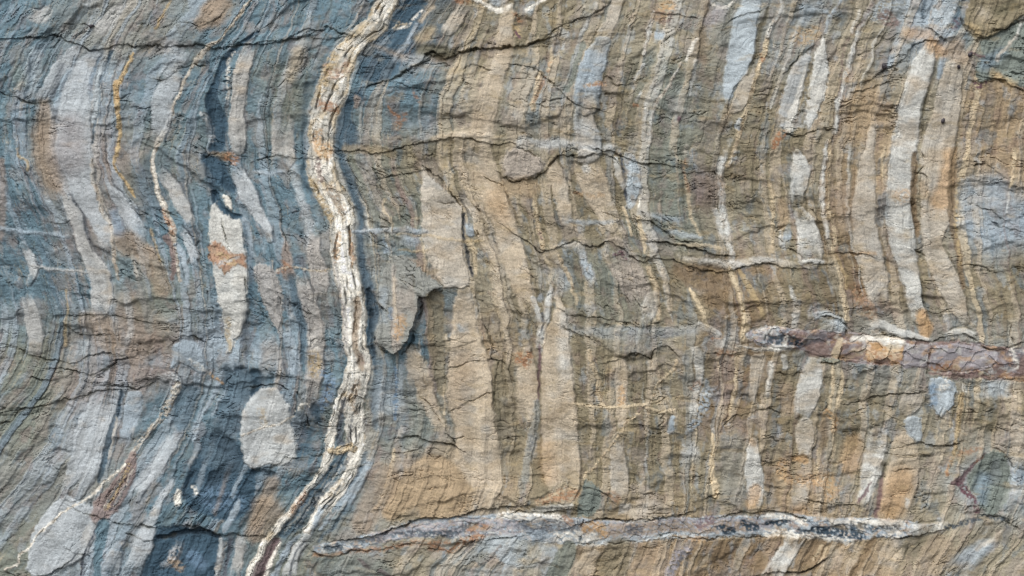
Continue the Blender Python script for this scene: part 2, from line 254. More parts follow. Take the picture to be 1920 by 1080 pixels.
# name | colour[alpha] | edge softness | relief | points x,y,width  (P = outline) | options | label
FEATURES = """
# ---- left third: blue-grey slate with pale beds
-|z.5|24|0|85,250,60 88,300,60 100,340,50
-|f.7|14|0|140,215,90 140,260,95 135,300,90 145,340,70 160,380,60
-|z.35|26|0|235,570,60 270,620,70 250,650,60
-|b.5|6|1|205,500,10 212,560,12 216,620,10
-|G.6|6|1|262,500,16 275,560,18 282,620,14
-|q.6|5|1|238,540,12 246,600,14 240,650,10
-|H.6|14|0|300,300,50 280,340,60 290,380,50
-|i.35|20|0|180,110,30 165,150,30
-|L.6|12|0|62,95,26 60,130,30 58,165,26 62,190,16
-|D.5|8|-3|60,110,6 57,150,6 50,185,8
sandstone_band:sand|p|4|2|150,85,10 128,105,20 108,130,24 95,155,24 84,187,28
sandstone_band:sand|p|5|3|188,92,8 168,112,26 150,140,38 142,170,48 140,200,56 140,240,60 140,290,62 152,335,52 165,380,44 185,410,36 200,440,28 205,470,18
-|z.6|14|0|85,200,26 82,260,34 88,310,38 105,345,24
-|u.35|22|0|135,240,50 130,300,60
-|D.8|2.5|-2|206,97,10 200,118,5 188,155,5 184,195,4 176,235,4 172,265,3
-|L.8|3|0|195,120,10 183,150,10 180,185,9 173,225,6
-|n.5|5|-2|115,120,8 104,160,10 100,200,8 112,230,8
vein:calc|y|2|2|251,100,5 240,120,6 226,147,9 217,160,12 216,185,11 220,210,9 224,240,8 221,275,6 214,308,5 222,322,4 235,342,5 246,358,5 252,370,3
-|a.6|4|0|218,155,9 217,190,8|x
-|y|2|1|320,2,4 306,25,4 295,45,4 289,52,5
vein:calc|c|2|2|468,2,4 445,30,4 430,52,4 415,70,4 395,85,6 375,105,7 360,125,6 345,152,6 335,178,6 325,200,6 318,225,8 310,245,9 300,262,9 293,275,8 287,295,7 285,315,8 291,340,8 297,365,9 305,380,11 314,400,12 321,420,13 323,440,13 325,455,10 328,475,8 332,500,7 336,525,5
-|w.7|3|0|289,285,4 286,310,4 292,340,4 298,365,4 312,405,5 320,420,5
-|r.75|5|0|308,395,8 320,425,11 322,440,9|x
-|q.8|6|1|170,68,14 192,45,28 215,25,24 238,2,10
-|q.8|5|1|50,25,12 62,30,22 80,30,24 92,18,14
-|p.5|8|0|160,10,8 170,0,10
-|z.8|12|1|418,10,34 398,25,46 375,44,24
-|p.7|4|2|310,100,18 325,98,22 345,98,12
-|p.7|4|2|300,146,8 315,130,20 335,116,18 352,106,10
sandstone_band:sand|p.9|5|2|340,130,12 318,160,34 305,190,40 303,225,38 296,262,26
-|e.6|12|2|33,135,24 40,155,26
-|c.7|4|2|18,165,5 25,170,8 36,168,10 44,158,7|x
-|D|5|-5|482,58,8 468,72,8 442,92,10 424,115,15 410,140,13 400,170,15 398,195,22 408,225,30 410,250,28 403,278,24
-|w.7|3|0|440,98,4 430,115,5 428,150,8 |x
-|w.7|3|0|426,160,7 423,185,4|x
-|k.9|4|2|378,212,7 391,232,11 395,262,10|x
sandstone_band:sand|q|2.5|5|470,88,22 463,110,27 455,140,30 448,165,28 445,190,28 442,220,31 446,250,33 444,283,28
-|R.8|5|2|390,290,12 410,292,14 425,292,16
-|r.75|6|1|425,292,16 438,300,22|x
sandstone_band:sand|p|2.5|5|440,312,22 450,335,30 462,358,34 474,382,28 486,405,20 500,430,18 508,455,12
-|y.8|2|1|30,278,3 36,293,4 50,303,4 53,320,5
-|b.6|5|1|18,275,7 35,322,7 42,345,4
vein:calc|c|2|2|172,300,5 172,320,6 178,345,6 188,375,7 195,400,7 205,415,6 212,435,5 214,460,5 216,480,6 220,500,5 222,522,5
-|n.5|6|-3|140,378,6 155,408,9 168,440,9 180,468,9 192,488,7
sandstone_band:sand|q|3|4|120,360,10 132,388,22 143,412,25 150,440,22 160,465,26 175,490,32 186,512,38 190,540,38 192,575,36 188,592,22
sandstone_band:sand|p|3|2|200,338,4 214,360,15 230,385,24 242,405,26 258,428,28 266,442,22
-|z.6|10|0|240,455,46 270,470,36 292,505,34 305,540,30
-|i.4|10|0|215,400,14 225,435,18
sandstone_band:sand|q|4|3|298,318,18 325,350,24 340,380,27 352,402,22 360,425,12
-|p|3|2|338,430,10 352,450,18 362,475,18 370,497,12
-|u.8|3|1|312,445,10 322,470,11 325,500,9 322,522,6
-|b|3|1|330,460,9 342,480,12 350,505,10 350,535,8
-|D|6|-4|384,298,18 400,306,28 415,330,30 432,352,20
-|D|5|-6|398,362,14 412,385,14 430,402,12 452,406,7
-|w|2|3|418,365,6 425,376,10 433,390,6
pale_block:sand|k|2|7|P398,388 404,378 412,392 418,404 440,408 452,414 456,430 458,448 463,480 466,520 465,560 462,600 455,625 442,640 436,662 427,664 425,640 420,600 412,560 405,520 398,480 392,440 392,408|is_bone
rust_stain:calc|r.85|4|1|P394,460 405,455 420,462 430,472 440,478 455,476 462,485 461,505 450,500 440,498 430,508 424,514 418,505 402,498 396,485|in_bone L|orange rust patch on the pale block
-|y.7|5|0|415,480,16 440,492,14|x
-|k.7|4|0|408,500,8 425,490,7 448,486,6|x
-|y.7|4|0|428,600,10 430,630,10 433,655,8|x
-|b|3|1|458,410,5 470,450,6 468,500,6
-|c.8|2|1|250,478,4 258,500,4 261,516,5
-|y.7|2|1|285,430,4 292,455,4 300,490,3
-|P.8|6|1|2,300,12 5,350,12 6,400,14 3,445,8
-|k|4|3|43,458,12 58,488,18 61,512,15 52,532,12
-|q|5|2|0,510,22 18,510,16
-|b.7|5|3|0,430,9 60,436,7 125,446,7
-|q.7|4|3|60,496,5 110,506,6 165,510,5
-|L.7|6|1|92,378,10 104,402,12 112,414,12
sandstone_band:sand|q|3|2|48,560,14 58,580,24 63,605,27 66,635,28 62,662,24
-|L.5|10|0|20,560,30 15,600,26 15,640,20
-|y.7|2|1|125,545,3 126,580,4 120,615,6 121,645,6
-|L.8|10|0|130,655,18 150,652,26 165,660,16
-|z.5|14|2|165,600,36 195,615,50 205,640,50
-|b|5|6|P325,650 345,636 365,640 385,665 388,692 372,700 352,684 335,680 320,690
-|w.5|4|2|355,672,6 370,685,10 382,695,6|x
-|k|4|3|308,706,12 322,708,22 331,728,20 322,750,14 315,765,10|x
-|V.4|6|0|325,720,12
-|D.7|14|-5|425,700,20 440,722,46 460,735,46 450,700,30
-|D.7|14|-4|425,770,40 440,800,30
-|H.8|10|0|350,740,40 340,790,40
-|b.8|4|2|418,700,8 405,722,9 390,760,9 375,790,9 362,825,10
-|b.7|4|2|425,725,5 412,750,6 400,780,6
-|a|3|1|390,700,4 398,708,6 408,713,6 417,719,4|x
sandstone_band:sand|p|4|3|200,733,46 190,770,58 178,810,64 166,850,62 152,890,56 138,925,44
sandstone_band:sand|p|4|5|P128,925 160,945 185,950 200,960 190,985 180,1010 175,1035 160,1045 120,1065 90,1078 60,1078 50,1060 55,1030 62,1000 78,970 98,945 |s
-|b|3|1|252,738,26 246,770,32 238,805,26 230,840,20
-|D.8|3|-2|228,735,5 218,775,7 208,808,10 196,865,11 186,900,9
-|c.8|2|1|216,785,3 214,810,4 205,860,4
diagonal_vein:calc|c|3|3|333,722,16 318,755,15 302,782,13 287,800,10 272,818,9 256,840,9 241,866,8 228,885,5|x is_dyke|ochre broken vein running down to the left
-|u.8|4|2|252,850,12 242,888,30 222,920,38 202,945,42 188,968,34
-|y|2.5|1|246,870,6 232,900,6 215,930,6 200,955,6|x
-|c.8|2|1|235,880,3 215,920,5 198,950,5|x
-|c.8|2|1|250,880,4 236,915,5 216,948,5|x
-|n.8|2|-1|238,885,3 220,915,4 205,940,4|x
-|n.8|2|-1|248,895,3 228,930,4 208,955,4|x
-|q|3|2|178,980,16 167,1005,24 160,1030,20
-|n|2|-3|188,982,6 178,1000,5 168,1025,4 158,1050,4 152,1080,4
thin_vein:calc|w|1.2|2|238,868,3.4 215,890,3.4 195,905,3.2 178,925,3.4 160,940,3 135,952,3.4 115,965,3 95,982,3.4 75,1000,3 60,1020,3 50,1030,3.4 36,1038,4 32,1055,3.4 10,1070,3||thin white vein curving across the lower left
-|B|4|0|195,985,26 190,1030,18 185,1080,16
-|p.9|5|1|335,806,24 315,838,28 294,870,26 272,902,26 252,935,22
-|b.9|4|1|372,838,12 366,855,14 356,880,8
sandstone_band:sand|p|4|3|328,896,6 315,920,11 300,945,13 286,975,18 276,1000,32 264,1040,42 250,1085,46
-|w.8|3|1|336,922,8 334,945,12
-|p|4|1|222,1030,22 208,1080,30
dark_slate:rock|D|5|-5|P388,812 420,818 448,826 455,868 478,882 480,950 445,975 405,972 362,958 345,938 342,918 352,890 370,850|
-|i.35|10|0|425,835,30 430,860,20|x
-|i.4|10|0|400,930,50 440,940,40|x
-|b.6|4|1|478,842,6 452,890,8 436,930,7
-|b.5|4|1|402,820,8 384,870,9 366,930,8
-|P.5|5|1|430,870,10 415,920,8 404,960,6
-|N.7|5|-3|365,885,8 350,915,6 345,940,5
dark_slate:rock|D|5|-6|P296,986 330,984 360,992 398,996 410,1008 404,1040 402,1085 262,1085 272,1055 290,1022|
-|f|5|3|338,1015,14 330,1035,16 318,1055,14 300,1060,8|x
-|z.8|5|2|325,1055,18 340,1062,14|x
-|i.5|10|1|362,1045,26 375,1055,22
-|N|4|-6|300,1005,10 340,1000,12 380,995,12 410,1004,8
-|b|3|2|448,940,7 434,968,12 421,990,9
-|w.7|3|1|364,914,8 368,925,9|x
-|k.9|3|1|412,1008,6 409,1050,8 405,1080,7
-|q|4|1|452,1005,18 445,1050,18 440,1085,18
-|n|4|-2|432,1010,8 425,1050,8 420,1080,8
# ---- middle left
-|H.8|16|-1|P425,695 455,690 480,705 520,725 470,735 448,770 445,810 440,850 452,880 400,880 370,850 385,815 410,780 420,740
-|D.7|8|-3|385,90,0 398,180,12 392,250,14
-|D.8|6|-3|385,290,14 395,330,18 402,360,16
-|D.6|10|-2|460,420,8 468,480,10 472,540,12 465,600,12 460,660,16
-|N.6|8|-3|410,820,30 440,860,30 400,900,30
-|D.4|14|-1|560,780,24 575,830,30 560,870,24
-|q.7|8|1|572,78,22 562,110,28 548,140,26 536,168,18
-|y.4|10|0|560,100,20 545,150,16
sandstone_band:sand|q.9|4|1|528,225,36 531,260,40 530,300,40 522,315,30
-|L.4|14|0|490,160,30 500,210,30
-|b.8|6|3|480,322,7 510,325,8 530,322,7
-|p.7|7|1|552,310,12 558,350,13 568,390,15 578,420,16 584,452,16 588,480,20
sandstone_band:sand|f|4|2|590,432,16 592,470,22 600,520,34 598,560,20
-|P|5|2|538,455,10 540,485,22 542,515,22
-|r.7|5|0|532,492,8 542,500,12 525,508,10|x
thin_vein:calc|c|1.5|1|520,507,3 550,500,4 575,505,4 600,508,4 618,504,4|x
-|n.6|10|-3|565,490,24
leaf_bed:sand|f|3|4|P478,505 488,498 505,500 520,508 528,540 530,570 530,600 522,624 514,612 505,595 497,575 487,545
sandstone_band:sand|f|3|4|565,515,18 572,545,28 582,580,34 590,612,34 594,640,28 594,665,26 594,690,28 587,720,26 583,752,24
-|y.7|7|0|590,665,18 593,690,22 588,702,16|x
-|w.4|5|0|590,650,20 585,640,20|x
-|H.9|6|-3|545,520,14 555,560,14 565,600,16 570,640,14 568,680,10
-|D.5|8|-3|528,640,10 545,670,10 562,700,14
-|f.9|5|3|506,630,16 504,655,34 508,690,50 512,715,56
-|b.8|5|2|530,612,12 542,645,20 553,680,22 560,715,18
-|b.6|6|2|488,640,12 480,680,16 486,690,10
-|i.7|6|0|608,700,18 618,720,24 612,745,24 602,765,16|x
-|D.7|8|-3|590,765,16 600,790,12
-|D.8|9|-6|478,700,24 482,720,20 475,740,12
round_block:sand|k|4|3|P455,868 452,830 450,798 457,768 470,745 490,731 513,728 530,742 543,765 549,800 556,830 553,862 530,874 505,870 475,880|T=rock block K|pale round-topped block between dark slate, crossed by a hair-thin vein
-|y.5|7|0|490,772,16 497,790,14|x
thin_vein:calc|w.9|1.2|1|455,817,3 490,802,3 525,795,3 550,780,3||
-|w.8|2|1|556,770,4 565,758,4 578,757,4 583,762,3|x
-|D.5|12|-4|478,885,16 510,890,14
-|z.6|10|1|510,905,26 500,940,26 480,980,24
-|z.6|12|1|500,960,60 480,1000,40
# ---- main white vein
-|D.5|8|-2|578,160,10 573,200,10 572,250,10 570,300,10 572,340,10 590,380,8
-|D.8|8|-4|P745,0 800,0 802,22 790,60 775,92 757,122 735,150 702,160 672,142 674,112 692,80 722,48
-|D.85|8|-1.5|672,180,20 652,200,20 645,230,28 652,260,46 640,290,18 655,330,20 662,355,22 676,400,16 675,450,14 680,500,16 692,540,20
-|D.85|8|-1.5|690,560,28 700,590,30 696,625,18 702,670,12 706,700,8
-|N.8|5|-3|692,545,10 696,580,12 700,620,7 705,660,7
-|L.4|12|0|720,40,40 700,120,40|x
-|b.8|3|1|782,48,10 770,72,9 758,92,9 743,113,8
-|w.8|2|1|793,18,3 778,32,4 768,46,4|x
-|w.8|2|1|768,50,3 752,52,3 738,52,4|x
-|c.8|2|1|748,42,4 740,50,4 762,45,5|x
white_vein:calc|w|2|5|732,-40,36 729,0,36 716,25,38 704,50,40 684,65,44 664,82,42 651,100,44 640,125,48 629,150,54 619,180,56 609,205,52 604,235,44 606,270,46 604,290,50 602,310,54 604,330,52 612,350,52 626,375,56 637,400,52 641,430,48 643,460,46 645,490,44 650,520,45 657,540,45 662,560,44 664,600,46 667,640,46 673,668,48 671,690,50 665,720,52 657,750,54|is_main|thick pale vein snaking down the rock face
vein_branch:calc|w|2|4|640,745,16 632,770,16 624,795,15 618,820,15 617,845,16 611,865,16 601,890,13 586,910,11 571,926,12 556,945,13 541,965,15 526,985,13 509,1008,11 497,1024,13 484,1048,15 472,1075,16 462,1110,16|in_main|left-hand branch of the thick pale vein
vein_branch:calc|w|2|4|666,750,34 664,775,36 664,800,36 668,825,30 668,845,28 662,868,18 655,890,18 645,906,24 631,925,27 613,942,30 600,960,24 590,975,22 575,995,16|in_main|right-hand braided branch of the thick pale vein
vein_bridge:calc|c|2|6|616,846,10 632,845,14 652,836,16 664,842,12|in_main
-|c.75|5|0|700,45,5 680,55,7 656,80,8 640,105,8 622,140,10
-|y.75|6|0|697,20,6 690,45,6 668,62,9 650,75,6|x
-|r.6|6|0|612,128,14 624,140,20 645,135,18 650,120,12|x
-|y.8|7|0|628,105,16 612,140,16 605,165,14 600,180,10|x
-|r.75|6|0|605,195,20 618,200,22 628,210,14|x
-|a.7|7|0|600,250,14 598,275,18 612,285,30|x
-|u.75|4|0|595,300,12 597,320,12 602,340,10|x
-|y.75|5|0|585,335,10 590,350,12 610,390,14 618,405,14|x
-|z.7|6|0|620,350,16 630,370,18 640,395,14|x
-|c.8|4|0|655,95,8 668,85,8 660,105,10 652,140,14|x
-|a.6|4|0|633,440,10 632,470,12 630,490,8|x
-|a.75|3|0|656,435,8 657,470,8 660,500,7|x
-|r.6|3|0|659,462,7 662,490,6|x
-|z.8|4|-1|670,560,12 670,600,13 668,640,11 674,670,12 678,690,12
-|u.6|5|0|677,668,10 680,680,10|x
-|M.6|5|0|625,480,0 640,560,5 650,620,8 648,650,6|x
-|z.7|5|-1|668,720,14 660,745,16 665,770,14|x
-|y.6|5|0|648,742,16 655,745,14|x
-|n.8|3|-4|646,748,8 640,775,9 636,800,9 633,825,10 642,830,8
-|D.8|5|-1|640,856,14 634,868,22 620,888,20 602,906,20 586,930,22 566,955,24 546,985,26 530,1003,18
-|G.7|2|1|628,870,4 600,915,4 560,965,5 530,1000,4|x
-|k.7|2|1|640,872,4 612,912,4 580,950,4 552,990,4|x
-|N.7|4|-2|600,925,14 578,960,16 560,985,18|x
-|n.7|2|-1|660,780,4 656,810,5 652,828,5|x
-|n.7|2|-1|650,850,5 655,862,6 648,880,4|x
-|w.7|2|1|680,770,5 678,800,6 676,830,6 672,860,7
-|r.7|5|0|572,926,9 560,942,11 548,958,10|x
-|a.5|5|0|550,950,10 540,965,10|x
-|c.8|4|0|640,905,18 628,922,20|x
-|G.7|2|1|650,900,5 632,930,6 606,962,6 584,990,6|x
-|D.7|2|-1|640,905,4 618,940,5 596,968,4|x
-|b.7|2|1|668,895,5 650,925,6 628,960,7 600,995,6
-|H.7|3|-1|676,905,6 655,945,7 628,985,7 600,1015,6
-|b.6|2|1|560,1005,5 530,1040,6 505,1085,6
-|G.6|2|1|602,895,4 578,925,5 552,958,5 525,990,5|x
-|b.9|3|2|608,945,10 598,962,12 588,985,12 578,1000,14
-|y.7|5|0|510,1002,8 505,1012,8
-|b.9|4|2|698,848,14 690,868,16 680,890,16 668,912,18 655,935,14 645,950,10
-|P.8|4|1|712,845,12 706,870,14 690,895,16
-|D.6|4|-1|686,850,6 680,872,8 668,895,8 655,915,6
-|L.7|4|1|680,890,10 672,905,12 664,918,10
thin_vein:calc|c|2|2|740,845,7 735,870,7 729,890,8 726,905,9 719,925,9 708,948,6 699,962,5
-|q.8|3|1|752,800,6 745,830,6
-|k|4|3|578,1008,16 560,1030,18 548,1055,22 538,1090,24
-|V.7|5|-3|520,1020,16 506,1040,20 490,1070,24 480,1095,20
-|w.8|2|2|528,1022,4 508,1050,5 496,1085,5
-|b.8|3|2|545,1022,8 525,1055,10 510,1085,10
-|n.7|2|-2|572,1020,4 552,1045,4 540,1080,5
# ---- centre
-|P|4|1|668,185,12 668,200,10
-|z.6|12|0|700,85,0 760,110,10
-|q|4|4|870,15,20 853,42,24 838,57,20 832,62,8
-|t.8|6|1|812,10,8 800,25,8 792,38,8
-|y.5|10|0|810,60,20 790,75,20
-|r.7|4|0|856,2,10 868,6,10 880,3,8|x
-|w.9|3|2|880,-3,6 905,5,6 925,14,9 945,18,9 958,10,7
-|L.8|5|0|910,-2,10 935,2,16 950,5,10
sandstone_band:sand|t|6|2|958,5,14 950,40,28 946,70,34 940,110,32 930,150,36 918,185,40 908,215,44 904,245,44 905,258,40
-|r.6|6|0|745,235,14 755,222,14 762,215,8|x
-|r.8|3|0|728,202,4 738,213,6 748,220,5|x
-|r.6|4|0|778,178,8 785,190,8|x
-|r.5|6|0|810,112,10 830,108,10
-|s.8|10|-4|795,98,26 825,100,28 850,98,14
-|b.7|8|1|775,245,30 800,240,40 810,238,16
-|p.5|8|1|750,130,30 790,120,30 820,126,20|
-|t.8|6|3|800,264,8 840,256,12 880,250,14 910,252,12 930,258,8
-|p.8|8|1|960,275,14 1000,272,16 1060,272,16 1110,278,12 1160,280,10
-|L.35|12|0|745,160,20 770,140,20
-|y.4|6|0|650,280,16 700,282,16 735,290,14
sandstone_band:sand|t|6|3|896,272,40 904,310,48 918,350,52 932,385,50 945,415,48 952,450,46 962,485,46 972,515,40 985,550,34 992,585,26
-|a.3|20|0|930,370,40 945,400,40
pale_lens:sand|q|2.5|7|P792,312 800,326 815,340 832,354 850,368 864,384 868,410 870,440 868,470 876,505 882,540 860,545 830,540 810,500 796,470 793,440 789,400 787,360
-|k.6|8|0|820,410,50 830,430,60
-|t.7|10|0|830,480,60 850,520,70
-|q|2|4|872,375,10 880,388,13 890,403,12 893,412,8
-|b|2|3|880,412,10 882,428,14 884,438,10
-|q.8|3|1|915,415,4 920,430,5 918,445,4
-|n.9|2|-3|868,400,5 872,430,5 874,460,4 878,495,5 884,518,5
-|c.9|2|2|886,455,7 889,490,7 892,515,6
-|b.8|4|3|662,434,6 700,433,7 750,432,10 785,436,10 800,437,6
-|y.6|3|1|745,440,4 800,444,4 850,447,5 900,452,4
-|b.7|6|1|740,448,14 770,452,18 798,455,12
-|y.6|3|1|750,468,3 800,469,3
-|c.8|2|1|724,372,4 721,395,5 727,405,4 734,420,4 734,432,3
-|b.8|2|1|719,448,4 724,462,5 722,472,4
-|c.7|2|1|791,450,4 796,480,4 798,505,3
-|z.6|10|1|770,500,40 800,520,40 805,540,30
-|L.4|12|0|780,500,30
rock_flake:rock|G|1.6|2|P733,476 726,492 720,505 714,520 709,545 707,562 712,574 722,581 716,598 708,620 716,645 728,653 740,664 749,656 757,648 767,634 769,618 778,600 784,577 788,556 804,558 812,542 826,540 815,522 795,505 775,490 755,478|T=rock flake F|grey and tan pointed flake hanging loose over a dark gap right of the pale vein
-|b.6|8|0|722,540,14 720,575,12 722,610,12
-|f.9|3|0|737,500,8 742,560,12 744,600,22 745,640,18 745,656,8
-|t.8|3|0|739,520,4 741,570,6 742,600,6
-|f.8|6|0|760,520,30 765,560,34 762,600,26
-|a.6|6|0|752,600,20 748,625,20|x
-|i.5|3|0|733,582,6 734,598,6
-|H.7|8|-3|715,680,20 705,740,16 705,800,16
-|b.7|14|1|730,690,40 728,760,50 735,815,50
-|i.8|3|0|741,690,5 743,740,6 738,785,6|x
-|L.7|3|0|752,680,7 752,730,5
-|e.6|14|0|770,830,40 800,800,40 780,770,30
-|t.8|5|1|772,650,22 776,690,30 782,730,26
sandstone_band:sand|t.9|6|1|768,655,14 790,700,34 800,745,30 815,785,22 832,815,18
-|c.8|3|1|834,628,6 838,650,8 835,665,6
-|O.8|5|-2|815,560,30 818,620,30 822,680,24 830,730,20
broad_band:sand|t|4|5|872,545,22 868,580,40 872,620,50 876,660,66 880,700,78 882,745,84 890,790,84 896,830,84 898,870,86 897,910,84 880,950,60
-|L.7|5|1|850,615,12 878,612,14|
-|b.5|14|0|900,790,40 890,815,40
-|b.4|16|0|905,870,50
-|z.4|20|0|870,680,50 860,760,30
-|c.7|2|1|834,720,3 832,780,4
-|T|10|0|730,960,30 760,930,60 810,900,90 840,930,80 800,960,40
-|z.6|14|0|720,900,60 700,940,50 680,980,40
-|f.6|10|0|790,855,50 760,870,40 770,900,30
# ---- lower speckled vein
speckled_vein:calc|b|3|2|588,1032,12 620,1028,20 660,1020,22 700,1008,22 740,1000,26 780,993,30 820,990,30 860,987,38 900,985,34 940,982,42 965,985,48 1000,988,50 1040,992,54 1080,995,50 1110,996,42 1150,995,40 1190,995,36 1230,991,38 1270,988,32 1310,986,36 1350,986,40 1400,986,36 1440,986,38 1480,986,42 1520,988,42 1560,993,42 1600,995,42 1640,990,34 1670,990,34 1700,991,30 1720,992,24|is_speckled|speckled white, blue-black and orange vein along the foot of the face
-|k.6|5|0|960,975,18 1000,972,24 1050,985,34 1085,1000,44 1140,1000,34 1180,990,20 1220,1000,24 1250,992,36|x
-|M.75|5|0|700,1006,18 780,996,22 860,988,26 960,988,30|x
-|n.7|4|0|960,975,20 1000,990,24 1040,985,26 1085,990,26|x
-|M.7|5|0|1150,990,30 1200,995,26 1260,985,26 1320,985,26 1380,985,26 1440,985,20|x
-|z.7|5|0|1110,1000,20 1160,992,24 1300,990,20 1400,988,20|x
-|L.7|4|0|1000,1000,26 1060,1010,20 1400,1003,10 1450,1004,10|x
-|w.7|4|0|940,965,14 975,965,16 1020,965,12 1060,972,12|x
-|w.8|3|0|1040,1010,16 1080,1005,20 1120,1008,16|x
-|w.7|4|0|1440,968,10 1470,972,12 1505,976,12|x
-|w.7|5|1|1560,980,10 1600,982,9 1640,981,9 1690,980,14
-|w.9|3|0|1440,1004,12 1500,1005,12 1560,1010,10 1600,1016,8|x
-|w.8|4|0|1665,1000,14 1690,1000,14|x
-|N.9|3|-1|615,1030,16 635,1028,16|x
-|N.8|4|-1|740,1002,8 780,1000,12 810,1002,12 845,998,12 870,990,12 900,985,8|x
-|n.8|4|-1|690,1012,8 720,1010,8|x
-|n.9|5|-1|985,985,14 1005,1000,20 1030,990,12 |x
-|n.8|4|-1|1180,990,18 1195,992,16|x
-|N|4|-2|1345,990,10 1360,995,16 1375,998,12|x
-|N|4|-2|1395,980,10 1410,990,14 1420,992,10|x
-|V.7|5|-1|1310,980,20 1330,975,20|x
-|N|4|-2|1440,985,12 1465,985,12 1480,982,8|x
-|N.9|4|-2|1500,998,12 1512,1000,12|x
-|N|4|-2|1525,992,16 1550,996,20 1590,998,26 1615,1005,16|x
-|N.9|3|-1|1600,985,8 1630,990,8 1670,988,8 1690,985,6|x
-|r.8|4|0|590,1040,6 615,1045,7 640,1038,6
-|r.7|5|0|660,1032,8 720,1028,8 780,1020,8 840,1015,6|x
-|r.8|6|0|810,1025,12 840,1032,8 870,1015,14 900,1008,12|x
-|r.8|5|0|880,995,10 910,985,10|x
-|r.7|4|0|1060,970,12 1072,978,10|x
-|a.8|5|0|1100,990,20 1120,985,20 1130,1000,18|x
-|a.6|5|0|1290,1012,10 1320,1008,10|x
-|u.7|5|0|1485,985,10 1495,992,12|x
pale_vein:calc|k|3|4|1706,994,22 1730,992,20 1760,989,18 1778,985,14|in_speckled
-|N.8|4|-1|1775,988,10 1795,985,9 1820,980,9 1845,972,10 1870,970,9 1890,976,8|x
# ---- bottom strip
-|L.8|6|1|890,1022,18 930,1020,34 960,1030,60 1000,1035,64
sandstone_band:sand|b|5|3|985,1030,70 1000,1040,90 990,1070,90 980,1095,90
-|L.6|14|0|900,1050,50 860,1075,50
-|P.7|4|1|935,1025,8 915,1045,6 895,1062,6 885,1085,6|x
-|V|3|1|672,1050,5 682,1058,9 690,1064,6
-|V|3|1|710,1070,7 718,1073,6
-|V|3|1|724,1078,7 732,1080,6
-|g.9|4|-2|1068,1030,30 1055,1055,40 1040,1090,40
-|e.5|14|0|620,1065,60 700,1075,60
-|t.9|5|3|1130,1025,10 1110,1045,26 1095,1070,40 1080,1095,46
-|O.8|8|-1|1160,1030,50 1150,1060,60
-|z.6|10|1|1230,1030,30 1200,1070,40
-|M|5|1|1290,1032,16 1270,1045,20 1255,1075,16|x
-|n.6|5|-1|1285,1040,12 1258,1070,8|x
-|t.7|4|1|1330,1040,5 1300,1075,5
sandstone_band:sand|k|4|4|1495,1008,30 1484,1025,32 1472,1045,34 1455,1068,34 1440,1082,30
-|z.8|8|0|1445,1020,22 1440,1035,18
-|R.8|6|-2|1530,1030,44 1510,1055,36 1500,1065,20
-|c.7|2|1|1540,1025,5 1525,1050,5
-|c.7|2|1|1550,1028,4 1535,1058,4
-|q.8|4|1|1612,1022,14 1590,1040,10
sandstone_band:sand|t|5|3|1600,1032,30 1585,1050,50 1565,1080,60
-|R.9|3|-2|1640,1008,10 1628,1030,12 1612,1055,12 1598,1085,12
sandstone_band:sand|t|5|3|1690,1018,36 1670,1045,40 1650,1085,44
-|q.7|8|1|1690,1015,18 1680,1035,14
-|s.6|14|-3|1710,1025,40 1740,1010,50
-|z.5|14|0|1760,1030,60 1740,1060,50
-|b.7|10|1|1870,1010,16 1840,1030,24 1800,1060,40 1790,1085,40
-|q.7|4|1|1885,990,5 1860,1010,6 1830,1030,5
-|n.5|8|0|1890,990,14 1880,1020,10
# ---- right of centre, upper
sandstone_band:sand|q|4|4|1162,-20,20 1158,0,21 1150,22,22 1142,45,24 1133,62,27 1130,76,24
sandstone_band:sand|b|4|5|1131,80,28 1122,98,36 1114,120,44 1106,140,46 1103,160,46 1101,180,46 1100,205,42|s
-|L.7|6|0|1130,115,22 1128,135,22
-|a.8|4|0|1098,160,5 1120,157,9 1132,160,8|x
-|r.7|3|0|1112,160,5 1126,160,6|x
sandstone_band:sand|p|4|5|1090,212,26 1096,232,38 1103,255,44 1107,275,44 1106,288,40
-|e.8|3|-1|1092,88,18 1080,115,18 1072,145,18 1064,168,14
-|p.7|3|2|1105,30,6 1095,55,6 1084,90,7 1072,125,6 1062,158,5
-|p.8|2|1|1066,60,5 1055,90,5
-|q.8|4|1|1110,0,26 1105,18,24
-|p.7|5|1|1040,60,8 1050,75,40 1045,95,36 |
-|b.7|5|1|968,12,14 985,25,20 995,12,14 985,35,14
-|w|3|1|1022,0,5 1008,8,5 998,14,5 985,20,6
-|r.7|3|0|963,22,5 966,32,7 975,42,7 |x
-|y.8|6|0|965,50,12 972,65,14|x
-|V|3|0|969,62,6 973,70,6
pale_lens:sand|q|3|3|972,190,10 973,205,18 972,218,16 970,232,6
vein:calc|c|3|2|1010,138,10 1006,160,10 1002,180,9 998,195,10 999,204,8
-|c.7|2|1|1034,92,4 1032,112,6 1027,132,6
-|r.5|3|0|1031,120,6 1000,190,8|x
-|t.7|5|2|1050,188,14 1046,225,16 1044,262,16
-|p.6|6|1|975,250,30 1010,260,30
thin_vein:calc|k|2.5|2|1228,25,8 1222,45,9 1216,68,7 1208,88,6 1205,104,5
-|b.9|3|2|1240,50,10 1237,65,18 1230,79,6
vein:calc|k|2|2|1275,118,4 1262,142,4 1251,165,5 1240,182,5 1228,200,5 1221,222,5 1217,250,6 1212,278,4|L
-|w.8|2|1|1306,72,4 1298,85,5 1290,100,5 1284,113,4
-|k.8|2|1|1203,122,4 1197,135,5 1190,150,4
-|k.8|2|1|1203,175,3 1196,192,4
-|k.8|2|1|1212,198,4 1208,235,4
-|r.8|3|0|1190,200,5 1198,201,5|x
-|c.8|2|1|1288,155,4 1281,168,3
